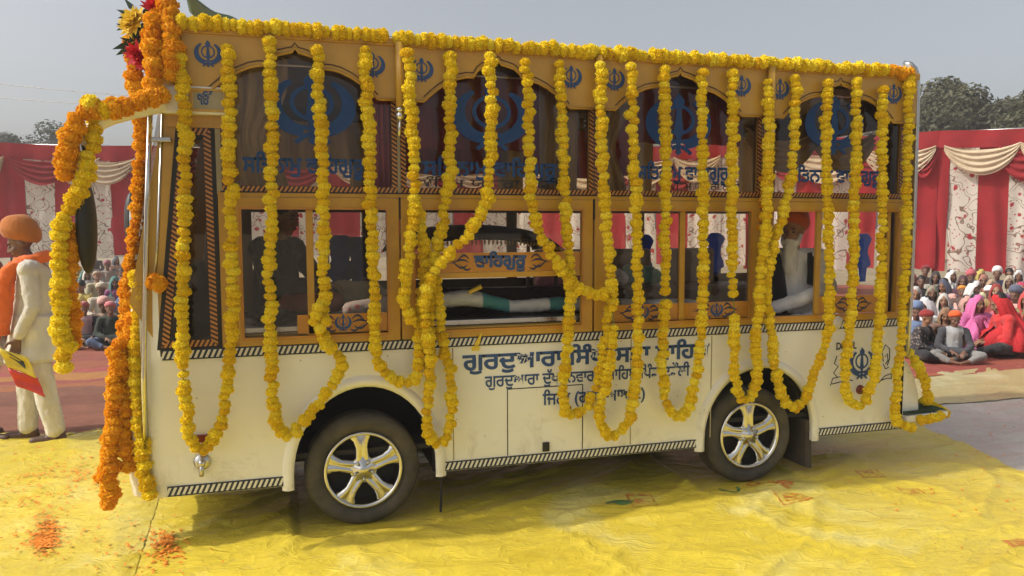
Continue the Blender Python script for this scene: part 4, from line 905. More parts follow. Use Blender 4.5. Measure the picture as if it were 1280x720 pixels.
# ---------------------------------------------------------------- inside the bus
s = MB(); s.span(-0.70,4.33,0.04,BW-0.04,1.02,1.06); s.build('cabin_floor', M_wood, bus)
s = MB(); s.span(-0.30,3.10,0.07,1.0,1.06,1.20); s.build('platform', M_brass, bus, bevel=0.006)
s = MB(); s.span(-0.28,3.08,0.06,0.98,1.202,1.235); s.build('platform_top', M_steel, bus, bevel=0.004)
s = MB(); s.span(-0.50,4.30,0.05,BW-0.05,2.78,2.80); s.build('ceiling_lining', pm('grey_brown_lining',(0.22,0.18,0.14),.7), bus)
s = MB(); s.span(-0.42,-0.37,0.30,BW-0.1,1.06,2.8); s.span(-0.42,-0.37,0.05,0.3,2.2,2.8); s.build('cab_partition', M_wood, bus)
s = MB(); s.ball((-0.52,0.45,1.34),(0.14,0.24,0.28),14,10); s.ball((-0.42,0.45,1.62),(0.08,0.24,0.24),14,10); s.build('driver_seat', M_black, bus, smooth=True)
s = MB(); pc = Vector((-0.62,0.50,1.62)); s.tube([pc+Vector((0.06*math.sin(a)*0.3,0.17*math.cos(a),0.17*math.sin(a))) for a in [2*math.pi*i/24 for i in range(24)]],0.012,6,closed=True); s.build('steering_wheel', M_black, bus, smooth=True)
def curtain(x0, x1, z0, z1, y, mat, waist=None, amp=0.018):
    s = MB()
    def fn(u, v):
        z = z0+(z1-z0)*v; x = x0+(x1-x0)*u
        if waist:
            k = math.exp(-((v-0.38)/0.22)**2)*waist[1]; x = x+(waist[0]-x)*k
        return (x, y+amp*math.sin(u*22+2*v)+amp*0.5*math.sin(u*47), z)
    s.sheet(fn, 40, 14); return s.build('curtain', mat, bus, smooth=True, normals=False)
curtain(-0.33,0.02,2.03,2.80,0.10,M_drape,(-0.30,0.45))
curtain(0.50,0.62,2.03,2.80,0.12,M_maroon)
curtain(0.66,1.58,2.30,2.80,0.20,M_maroon,None,0.03)
curtain(1.55,1.80,2.03,2.80,0.10,M_drape)
curtain(1.90,2.16,2.03,2.80,0.10,M_drape,(1.92,0.4))
curtain(2.10,3.08,2.38,2.80,0.22,M_maroon,None,0.03)
for k, (xa, xb) in enumerate(((3.16,3.75),(3.70,4.25))):
    s = MB(); s.sheet(lambda u,v: (xa+(xb-xa)*u, 0.25+0.03*math.sin(v*18), 2.52-0.10*v-0.22*4*u*(1-u)*(0.4+0.6*v)), 20, 14); s.build('curtain', M_drape, bus, smooth=True, normals=False)
s = MB(); s.tube([(-0.33,0.06,2.735),(4.27,0.06,2.735)],0.007,6); s.build('curtain_wire', M_steel, bus)
# maroon and beige hangings on the far windows, a long bench and its clutter
def fcur(x0, x1, z0, z1, mat, amp=0.02):
    s = MB(); s.sheet(lambda u,v: (x0+(x1-x0)*u, BW-0.09+amp*math.sin(u*(x1-x0)*42+2*v), z0+(z1-z0)*v+0.015*math.sin(u*9)*(1-v)), 50, 10); return s.build('curtain', mat, bus, smooth=True, normals=False)
for x0, x1 in ((0.70,1.82),(1.93,3.06)): fcur(x0, x1, 2.26, 2.66, M_maroon)
fcur(-0.30,0.58,2.30,2.66,M_drape)
for x in (0.58,1.83,3.06,4.20): fcur(x-0.09,x+0.13,2.05,2.66,M_drape,0.03)
s = MB(); s.span(0.70,4.2,1.35,BW-0.06,1.06,1.30); s.build('far_bench', pm('brown_vinyl',(0.12,0.07,0.045),.5,var=.2,vs=6), bus, bevel=.03)
for x0 in (2.05,2.65,3.3):
    s = MB(); s.span(x0,x0+0.52,BW-0.17,BW-0.07,1.28,1.62); s.build('bench_back', pm('tan_vinyl_%d' % int(x0*10),(0.20,0.13,0.08),.5,var=.2,vs=6), bus, bevel=.035)
for x in (0.30,0.95,1.45,2.15,2.75): 
    s = MB(); s.span(x-0.004,x+0.004,-0.0012,0.0,0.366,1.07) if not (-0.05 < x < 0.88) else None
    if s.v and x not in (1.45,): s.build('panel_seam', M_beige, bus)
# ------------------------------------------------------------------ marigold garlands
def petal_mat(name, deep, mid, tip):
    mt, n, p = newmat(name); L = n.links.new
    a = N(n,'ShaderNodeAttribute', attribute_name='tone'); r = ramp(n, [(0,deep),(0.5,mid),(1,tip)]); L(a.outputs['Fac'], r.inputs[0]); L(r.outputs[0], p.inputs['Base Color'])
    p.inputs['Roughness'].default_value = 0.75; p.inputs['Specular IOR Level'].default_value = 0.25
    t = N(n,'ShaderNodeBsdfTranslucent'); L(r.outputs[0], t.inputs['Color']); mx = N(n,'ShaderNodeMixShader', Fac=0.28)
    L(p.outputs[0], mx.inputs[1]); L(t.outputs[0], mx.inputs[2]); L(mx.outputs[0], n.nodes['Material Output'].inputs[0]); return mt
M_fy = petal_mat('yellow_marigold_petals', (0.82,0.56,0.008), (0.90,0.71,0.015), (0.93,0.82,0.08))
M_fo = petal_mat('orange_marigold_petals', (0.78,0.33,0.005), (0.87,0.45,0.010), (0.90,0.54,0.03))
M_stem = pm('green_stem', (0.10,0.17,0.04), 0.7, var=0.2)
def bloom_proto(seed, npet=150):
    r2 = random.Random(seed); V = []; Fc = []; T = []
    bl = random.Random(seed+50)
    # an inner core keeps the string of blooms opaque
    core = MB(); core.ball((0,0,0),(0.80,0.80,0.78),10,7); V += [Vector(p) for p in core.v]; Fc += list(core.f); T += [-0.12]*len(core.f)
    for i in range(npet):
        z = 1-2*(i+0.5)/npet; a = i*2.39996+r2.uniform(-.3,.3); rr = math.sqrt(max(0,1-z*z))
        d = Vector((rr*math.cos(a), rr*math.sin(a), z)); base = Vector((d.x*0.70, d.y*0.70, d.z*0.66))
        out = (d+Vector((r2.gauss(0,.25),r2.gauss(0,.25),r2.gauss(0,.25)))).normalized()
        L_ = r2.uniform(0.22,0.36); tipp = base + Vector((out.x*L_, out.y*L_, out.z*L_*0.8))
        sd_ = out.cross(Vector((r2.gauss(0,1),r2.gauss(0,1),r2.gauss(0,1)))).normalized(); wd = r2.uniform(0.13,0.22); nn = sd_.cross(out)
        mid = base.lerp(tipp,0.62); k = len(V)
        V += [base-sd_*wd*0.35, base+sd_*wd*0.35, mid+sd_*wd+nn*0.05, tipp+sd_*wd*0.45+nn*r2.uniform(-.06,.12), tipp-sd_*wd*0.45+nn*r2.uniform(-.06,.12), mid-sd_*wd+nn*0.05]
        Fc += [(k,k+1,k+2,k+5),(k+5,k+2,k+3,k+4)]; t = r2.gauss(0,0.16); T += [t-0.06,t+0.12]
    return np.array([v[:] for v in V]), Fc, np.array(T)
PROTO = [bloom_proto(i) for i in range(6)]
def bloom_mesh(name, mat, items, parent=None):                  # items: (pos, axis, radius, flat, tone)
    V = []; Fc = []; T = []; n = 0
    for (p, ax, r_, fl, tn) in items:
        pv, pf, pt_ = PROTO[rnd.randrange(6)]
        q = (ax.to_track_quat('Z','Y').to_matrix() @ Matrix.Rotation(rnd.uniform(0,6.28),3,'Z'))
        A = np.array(q) * np.array([r_, r_, r_*fl])
        V.append(pv @ A.T + np.array(p[:])); Fc += [tuple(i+n for i in f) for f in pf]; T.append(np.clip(pt_+tn,0,1)); n += len(pv)
    me = bpy.data.meshes.new(name); me.from_pydata(np.concatenate(V).tolist(), [], Fc)
    at_ = me.attributes.new('tone','FLOAT','FACE'); at_.data.foreach_set('value', np.concatenate(T).astype(np.float32)); me.materials.append(mat)
    o = bpy.data.objects.new(name, me); C.objects.link(o)
    if parent: o.parent = parent
    return o
def resample(pts, step):
    pts = [Vector(p) for p in pts]
    # smooth the polyline a little
    for _ in range(2):
        q = [pts[0]]
        for a, b_ in zip(pts, pts[1:]): q += [a.lerp(b_,0.25), a.lerp(b_,0.75)]
        q.append(pts[-1]); pts = q
    out = []; acc = 0.0
    for a, b_ in zip(pts, pts[1:]):
        d = (b_-a).length
        while acc < d:
            out.append((a.lerp(b_, acc/d), (b_-a).normalized())); acc += step*rnd.uniform(0.92,1.08)
        acc -= d
    return out
def garland(name, label, pts, mat=M_fy, r_=0.0395, step=0.0415, group='yellow marigold garlands on the bus side', gaps=(), jit=0.006, flat=0.86, tone=0.5, cat='garland'):
    rs = resample(pts, step); items = []; wob = rnd.uniform(0,9)
    for i, (p, t) in enumerate(rs):
        u = i/max(1,len(rs)-1)
        if any(a < u < b_ for a, b_ in gaps): continue
        p = p + Vector((rnd.gauss(0,jit), rnd.gauss(0,jit*0.6), rnd.gauss(0,jit*0.5))) + Vector((0.010*nz(u*5,wob),0,0))
        ax = (t + Vector((rnd.gauss(0,.14),rnd.gauss(0,.14),rnd.gauss(0,.14)))).normalized()
        items.append((p, ax, r_*rnd.uniform(0.78,1.14), flat*rnd.uniform(0.88,1.15), tone+rnd.gauss(0,0.19)-(0.35 if rnd.random()<0.05 else 0)))
    o = bloom_mesh(name, mat, items)
    b = MB(); b.tube([p for p,_ in rs[::2]] or [p for p,_ in rs], 0.003, 5)
    b.build('string', M_stem, o, local=True)
    return tag(o, label, cat, group)
YS = -0.10
def G(label, px, Y=YS, **kw): return garland('marigold_garland', label, [at(x,y,Y) for x,y in px], **kw)
G('long yellow garland laid along the whole roof edge', [(228,27),(400,39),(600,55),(800,69),(950,78),(1108,88)], Y=-0.075, group=None, step=0.043, jit=0.008, r_=0.044)
garland('marigold_garland', 'stub of orange blooms ending the roof edge garland at the rear corner', [at(1116,89,-0.075), at(1126,90,-0.07), at(1138,92,-0.06)], mat=M_fo, r_=0.047, group=None, tone=0.75)
G('yellow garland looping over the filler cap below the cab window', [(222,62),(229,110),(231,200),(230,300),(228,430),(230,500),(235,545),(247,565),(264,558),(277,530),(286,470),(291,400),(288,250),(286,120),(284,52)])
G('yellow garland looping in front of the front wheel arch', [(336,52),(340,120),(340,220),(338,330),(338,430),(341,500),(349,540),(362,547),(378,530),(402,500),(430,458),(428,447),(408,432),(401,415),(404,380),(405,300),(401,170),(397,58)])
G('small knot of yellow blooms on the first lower window', [(398,385),(392,402),(402,412),(410,396)], group=None, Y=-0.16)
G('yellow garland crossing above the front tyre to the tangled cluster', [(457,62),(460,150),(464,250),(467,350),(468,430),(472,458),(490,474),(508,480),(522,474),(525,440),(524,400),(531,340),(530,290),(522,262)])
G('yellow garland falling straight beside the front gold strut then stopping', [(511,66),(514,130),(519,220),(518,270),(511,310),(507,350),(507,380),(512,404)], Y=-0.15)
G('yellow garland with the longest loop, hanging below the tangled cluster', [(561,70),(564,140),(563,220),(556,265),(545,315),(537,365),(539,430),(537,490),(533,525),(537,548),(549,557),(561,545),(565,510),(563,470),(554,436),(549,400),(549,345)])
G('yellow garland swept left from the second window towards the tangled cluster', [(612,70),(615,150),(613,225),(604,265),(580,300),(553,325),(536,350),(527,385),(536,420),(538,470)], Y=-0.17)
G('yellow garland swept right across the middle window to its neighbour', [(658,78),(661,150),(663,235),(670,275),(687,315),(706,345),(722,360),(740,369),(757,367)], Y=-0.14)
G('yellow garland looping over the luggage flap left of the village name', [(699,80),(704,180),(709,280),(713,340),(711,400),(707,455),(703,500),(706,517),(717,521),(735,508),(749,475),(757,430),(760,390),(764,350)])
G('yellow garland with a bare gap, looping right of the luggage flap', [(751,82),(753,170),(757,270),(763,340),(767,400),(766,436),(757,475),(747,515),(752,538),(768,548),(782,533),(794,490),(798,420),(796,300),(792,180),(790,84)], gaps=((0.318,0.335),), Y=-0.13)
G('yellow garland looping over the end of the painted lettering', [(831,88),(833,180),(832,300),(831,385),(827,440),(829,480),(836,512),(849,524),(861,512),(872,470),(879,400),(880,300),(878,180),(876,90)], gaps=((0.31,0.322),))
G('short yellow loop of garland ahead of the rear tyre', [(917,92),(917,200),(916,300),(917,385),(920,410),(917,450),(921,490),(931,505),(943,492),(947,455),(943,425),(950,395),(950,350),(958,290),(961,200),(960,95)], gaps=((0.335,0.36),))
G('yellow garland leaning left over the rear tyre', [(995,98),(995,160),(990,225),(978,275),(963,325),(958,360),(963,410),(967,450),(975,490),(990,515),(1007,500),(1020,462),(1034,430),(1039,380),(1035,280),(1033,190),(1034,100)])
G('yellow garland looping around the blue emblem at the rear', [(1070,102),(1070,180),(1067,300),(1064,385),(1058,440),(1054,480),(1061,503),(1073,509),(1085,500),(1094,460),(1100,400),(1102,300),(1104,200),(1104,105)])
G('yellow garland down the rear corner running out along the step edge', [(1136,98),(1136,200),(1133,300),(1129,380),(1125,440),(1121,490),(1118,522),(1126,532),(1145,535)], Y=-0.09)
garland('marigold_garland', 'thin yellow garland edging the white rear bumper and step', [at(1137,442,-0.02), at(1148,460,-0.02), at(1157,482,-0.03), at(1161,500,-0.05), Vector((4.80,0.25,0.42)), Vector((4.82,0.05,0.40)), Vector((4.70,-0.05,0.385)), Vector((4.45,-0.06,0.37))], r_=0.042, step=0.05)
G('sparse orange and yellow drop beside the rear gold strut', [(956,175),(955,210),(954,250),(951,285)], Y=0.0-0.03, r_=0.030, step=0.045, mat=M_fo, group=None)
# orange ones over the front
go = 'orange marigold garlands on the bus front'
def O(label, pts, **kw):
    kw.setdefault('mat', M_fo); kw.setdefault('group', go); kw['r_'] = kw.get('r_', 0.056)*0.9; kw.setdefault('step', 0.048)
    return garland('marigold_garland', label, pts, **kw)
O('thick orange garland bent over the top front corner beside the roof edge', [at(202,-6,0.02), at(211,10,-0.05), at(216,40,-0.09), at(214,75,-0.10), at(210,103,-0.10)], r_=0.066)
O('orange garland hanging second from the roof corner, ending at the mirror arm', [at(196,18,-0.02), at(191,40,-0.07), at(190,75,-0.09), at(193,108,-0.09)], r_=0.062)
O('orange garland hanging under the artificial flowers down to the arm', [at(164,52,0.10), at(168,80,0.10), at(172,115,0.10), at(176,160,0.12), at(177,200,0.14)], r_=0.058)
O('orange garland filling in behind the two corner strands', [at(207,40,0.0), at(203,75,0.0), at(204,95,0.0)], r_=0.055)
O('long orange garland falling down the windscreen edge to the bumper', [at(176,205,0.18), at(173,260,0.2), at(168,310,0.2), at(161,360,0.2), at(157,410,0.2), at(150,470,0.2), at(143,540,0.18), at(131,590,0.15), at(128,600,0.15)])
O('orange garland piled over the longest front strand', [at(165,400,0.10), at(160,440,0.10), at(158,500,0.08), at(156,555,0.05), at(162,590,0.05)], r_=0.060)
O('orange garland hanging lowest, nearly touching the yellow sheet', [at(151,430,0.05), at(143,500,0.05), at(139,560,0.03), at(138,600,0.02), at(136,630,0.02)], r_=0.060)
O('orange garland wound along the white mirror arm', [at(200,118,-0.10), at(180,124,-0.14), at(160,130,-0.18), at(140,138,-0.2), at(118,136,-0.21), at(100,140,-0.22), at(92,155,-0.22), at(87,178,-0.22), at(83,200,-0.22), at(79,228,-0.22)], r_=0.062)
O('orange garland twisting down the yellow strand below the mirror arm', [at(84,285,-0.20), at(90,320,-0.20), at(86,360,-0.20), at(93,400,-0.20), at(90,435,-0.2)], r_=0.056)
O('small orange tuft tucked beside the windscreen hinge', [at(190,352,-0.04), at(203,357,-0.06)], r_=0.055)
garland('marigold_garland', 'yellow garland hanging from the mirror arm past the black mirror', [at(118,152,-0.16), at(114,180,-0.19), at(108,215,-0.22), at(95,250,-0.24), at(78,275,-0.25), at(72,310,-0.25), at(76,360,-0.25), at(76,410,-0.25), at(80,460,-0.25)], r_=0.048, step=0.048, group=None)
garland('marigold_garland', 'little yellow bunch sitting on top of the mirror arm', [at(112,128,-0.20), at(124,134,-0.22), at(138,141,-0.22)], r_=0.05, group=None)
garland('marigold_garland', 'olive yellow garland down the front edge of the cream panel', [at(174,345,0.04), at(171,400,0.04), at(170,460,0.04), at(174,520,0.02), at(180,570,0.0), at(188,620,-0.02)], r_=0.045, group=None, tone=0.3)

# artificial flower spray on the roof corner
sp_ = thing('artificial_flower_spray', 'spray of red and yellow artificial flowers with dark leaves on the roof corner', 'flowers', at(175,70,0.05))
def big_flower(c, r_, mat, seed):
    r2 = random.Random(seed); b = MB(); c = Vector(c); ax = Vector((r2.uniform(-.6,.2),-1,r2.uniform(-.2,.5))).normalized()
    o = ax.orthogonal().normalized()
    for k in range(26):
        a = k*2.4; d = (Matrix.Rotation(a,3,ax) @ o); e = 0.2+0.9*(k/26); d = (d*e+ax*(1.1-e)).normalized(); s_ = d.cross(ax).normalized()*r_*0.20
        p1 = c+d*r_*0.55; p2 = c+d*r_*(0.75+0.4*k/26)
        b.add([c-s_*0.4,c+s_*0.4,p1+s_,p2,p1-s_],[(0,1,2,3,4)])
    return b.build('flower', mat, sp_, normals=False)
M_fred = pm('red_petal_cloth', (0.55,0.02,0.03), 0.7, var=0.2, vs=30, transl=0.2); M_fyel = pm('yellow_petal_cloth', (0.82,0.60,0.06), 0.7, var=0.2, vs=30, transl=0.2); M_fleaf = pm('dark_leaf_cloth', (0.02,0.05,0.02), 0.6, var=0.3)
for (px, py, rr, mm, sd_) in ((168,27,0.085,M_fyel,1),(161,35,0.06,M_fyel,5),(193,12,0.075,M_fred,2),(173,68,0.08,M_fred,3),(178,76,0.06,M_fred,4),(172,20,0.05,M_fyel,9)): big_flower(at(px,py,-0.0), rr, mm, sd_)
b = MB(); r2 = random.Random(3)
for k in range(46):
    c = at(r2.uniform(163,186), r2.uniform(14,68), r2.uniform(0.02,0.14)); d = Vector((r2.uniform(-1,.6),r2.uniform(-.6,.3),r2.uniform(-1,.5))).normalized(); s_ = d.cross(Vector((0,1,0.2))).normalized()*0.016
    b.add([c,c+d*0.04+s_,c+d*0.10,c+d*0.04-s_],[(0,1,2,3)])
b.build('leaves', M_fleaf, sp_, normals=False)
# loose bits on the bus side
for (px, py, lab) in ((597,428,'little yellow green leaf stuck on the belt stripe'),):
    p = at(px,py,-0.015); b = MB(); b.add([p+Vector((-.03,0,-.05)),p+Vector((0.012,-.006,-.01)),p+Vector((.028,-.01,.07)),p+Vector((-.018,-.004,0.0))],[(0,1,2,3)]); b.sheet(lambda u,v: p+Vector((-0.04+0.05*u,-0.01,-0.02-0.03*v)),2,2)
    tag(b.build('leaf', M_fyel, normals=False), lab, 'leaf')
# dark green folded cloth on the roof
b = MB(); b.sheet(lambda u,v: Vector((at(234,18,0.25).x+0.45*u, 0.12+0.5*v, 2.92+max(0,(0.20*(1-u)**1.2))*(0.9+0.1*math.sin(9*v))+0.01*math.sin(u*14+v*5))), 20, 12)
tag(b.build('folded_cloth', pm('dark_green_cloth',(0.10,0.15,0.11),0.85,var=0.15,bump=0.2), smooth=True, thick=0.01), 'dull green folded cloth lying on the bus roof', 'cloth')
# ------------------------------------------------------------------ people
def remesh(o, vox, smooth=3, fold=0.0, fs=0.12, fac=0.5):
    m_ = o.modifiers.new('union','REMESH'); m_.mode = 'VOXEL'; m_.voxel_size = vox; m_.use_smooth_shade = True
    s_ = o.modifiers.new('relax','SMOOTH'); s_.factor = fac; s_.iterations = smooth
    if fold:
        tx = bpy.data.textures.get('folds%g' % fs) or bpy.data.textures.new('folds%g' % fs,'CLOUDS'); tx.noise_scale = fs; tx.noise_depth = 2
        d = o.modifiers.new('folds','DISPLACE'); d.texture = tx; d.strength = fold; d.mid_level = 0.5; d.texture_coords = 'GLOBAL'
        t2 = bpy.data.textures.get('creases') or bpy.data.textures.new('creases','CLOUDS'); t2.noise_scale = 0.035; t2.noise_depth = 1; t2.noise_basis = 'VORONOI_F2_F1'
        d = o.modifiers.new('creases','DISPLACE'); d.texture = t2; d.strength = fold*0.45; d.mid_level = 0.3; d.texture_coords = 'GLOBAL'
    return o
def hand(b, w_, d, nrm, s=1.0, curl=0.5, thumb=1):
    w_ = Vector(w_); d = Vector(d).normalized(); nrm = Vector(nrm); nrm = (nrm-d*nrm.dot(d)).normalized(); sd_ = d.cross(nrm)*thumb
    for k in (-1.2,-0.4,0.4,1.2): b.caps(w_+d*0.02*s+sd_*k*0.012*s, w_+d*0.085*s+sd_*k*0.019*s, 0.015*s, 0.0115*s, 8)
    for k, L_ in ((-1.5,0.034),(-0.5,0.042),(0.5,0.044),(1.5,0.040)):
        a = w_+d*0.09*s+sd_*k*0.0185*s; m_ = a+(d*math.cos(curl*0.6)-nrm*math.sin(curl*0.6))*L_*s; e = m_+(d*math.cos(curl*1.7)-nrm*math.sin(curl*1.7))*L_*0.9*s
        b.caps(a, m_, 0.0095*s, 0.0085*s, 8); b.caps(m_, e, 0.0085*s, 0.007*s, 8)
    a = w_+d*0.025*s+sd_*0.022*s; m_ = a+(d*0.6+sd_*0.75-nrm*0.25).normalized()*0.042*s; b.caps(a, m_, 0.0125*s, 0.0105*s, 8); b.caps(m_, m_+(d*0.95+sd_*0.15-nrm*0.35).normalized()*0.032*s, 0.0105*s, 0.008*s, 8)
def head_prims(b, H, M, s=1.0):
    P = lambda x,y,z: H + M @ Vector((x*s,y*s,z*s)); Ml = M.to_3x3()
    b.ball(P(0,.014,.032),(.074*s,.092*s,.086*s),14,10,Ml); b.ball(P(0,-.020,-.03),(.060*s,.068*s,.084*s),14,10,Ml); b.ball(P(0,-.058,-.098),(.028*s,.026*s,.024*s),10,8,Ml)
    b.caps(P(0,-.086,.006),P(0,-.108,-.034),.008*s,.012*s); b.caps(P(-.013,-.094,-.038),P(.013,-.094,-.038),.010*s,.010*s)
    b.caps(P(-.030,-.073,.024),P(.030,-.073,.024),.0115*s,.0115*s)
    b.caps(P(-.018,-.084,-.066),P(.018,-.084,-.066),.0105*s,.0105*s)
    for sx in (-1,1):
        b.ball(P(sx*.040,-.058,-.036),(.022*s,.024*s,.022*s),8,6,Ml); b.ball(P(sx*.074,.012,-.008),(.012*s,.022*s,.033*s),8,6,Ml)
def face_parts(root, H, M, s, beard=None, hairmat=None):
    P = lambda x,y,z: H + M @ Vector((x*s,y*s,z*s)); Ml = M.to_3x3()
    for sx in (-1,1):
        b = MB(); b.ball(P(sx*.031,-.0775,-.002),(.0135*s,.009*s,.0075*s),8,6,Ml); ey = b.build('eye', M_eyew, root, smooth=True, local=True)
        b = MB(); b.ball(P(sx*.031,-.0835,-.002),(.0065*s,.005*s,.0068*s),8,6,Ml); b.build('pupil', M_eye, ey, smooth=True, local=True)
        b = MB(); b.tube([P(sx*.016,-.088,.018),P(sx*.032,-.088,.024),P(sx*.048,-.078,.017)],[.003*s,.004*s,.002*s],6); b.build('eyebrow', M_hair, root, smooth=True, local=True)
    b = MB(); b.caps(P(-.020,-.0925,-.066),P(.020,-.0925,-.066),.005*s,.005*s,8); b.build('lips', M_lip, root, smooth=True, local=True)
    if beard:
        b = MB(); L_ = beard[1]
        for sx in (-1,1):
            b.caps(P(sx*.066,-.018,-.035),P(sx*.045,-.062,-.085),.015*s,.03*s); b.caps(P(sx*.012,-.098,-.052),P(sx*.042,-.078,-.075),.010*s,.009*s)
        b.caps(P(0,-.066,-.098),P(0,-.075,-.10-L_*0.6),.05*s,.066*s); b.caps(P(0,-.075,-.10-L_*0.6),P(0.005,-.08,-.10-L_),.064*s,.03*s)
        remesh(b.build('beard', beard[0], root, smooth=True, local=True), 0.009, 1, 0.012, 0.03)
def turban(root, H, M, s, mat, tall=1.0, big=1.0):
    b = MB(); Ml = M.to_3x3(); nu, nv = 44, 20; MT = M @ Matrix.Rotation(-.22,3,'X')
    def fn(u, v):
        a = 2*math.pi*u; t = v*math.pi*0.5
        rr = math.cos(t)**0.62*(0.80+0.26*min(1,v/.30)*(2-min(1,v/.30))*0.9); z = math.sin(t)*0.165*tall-0.030
        ridge = 1+0.035*abs(math.sin(7*v+1.9*math.cos(a)))+0.018*math.sin(19*v+4*math.cos(a+.4))
        x = 0.103*big*rr*ridge*math.sin(a); y = 0.122*big*rr*ridge*math.cos(a)
        if v < 0.01: x *= 0.82; y *= 0.82
        z += -0.030*(1-v)*math.cos(a)*-1*0 + 0.035*(1-v)*(-math.cos(a))*1.0
        return H + MT @ Vector((x*s, (y+0.018)*s, (z+0.045)*s))
    b.sheet(fn, nu, nv)
    return b.build('turban', mat, root, smooth=True, local=True)
def veil(root, H, M, s, mat, zlow, chest, wid=0.24, back=0.0, seed=0, open_=52):
    """head scarf: from the crown down over the shoulders, open round the face"""
    b = MB(); nu, nv = 56, 30; zt = H.z+0.128*s
    def fn(u, v):
        hv0 = (zt-(zt+(zlow-zt)*v**1.1))/(0.30*s); th = R(open_*(1-0.72*max(0,min(1,(v-0.42)/0.25)))*max(0.02,min(1,(hv0-0.12)/0.26))); a = th + (2*math.pi-2*th)*u       # 0 = front (-y)
        z = zt+(zlow-zt)*v**1.1
        hv = (zt-z)/(0.30*s)
        if hv < 1: q = math.sin(min(1,hv+0.05)*math.pi*0.55)**0.5; rx, ry = 0.105*s*q, 0.125*s*q; cy = 0.016
        else:
            q = min(1,(hv-1)/1.1); q = q*q*(3-2*q); rx, ry = 0.102*s+(wid-0.10)*q, 0.122*s+(chest-0.10)*q; cy = 0.016+back*q
        if v < 0.001: rx = ry = 0.004
        f = 1+(0.05+0.05*v)*math.sin(a*11+4*v+seed)*min(1,v*2)+0.03*math.sin(a*23+seed*2+v*7)*min(1,v*2)
        w_ = max(0,1-max(0,hv-0.9)/0.8)
        loc_ = Vector((rx*f*math.sin(a), -ry*f*math.cos(a)+cy*s, 0)); hp = H + M @ Vector((loc_.x, loc_.y, (z-H.z)))
        bp_ = Vector((H.x*0.3+loc_.x, loc_.y+0.02, z))
        return bp_.lerp(hp, w_)
    b.sheet(fn, nu, nv)
    return b.build('head_scarf', mat, root, smooth=True, local=True, thick=0.008)
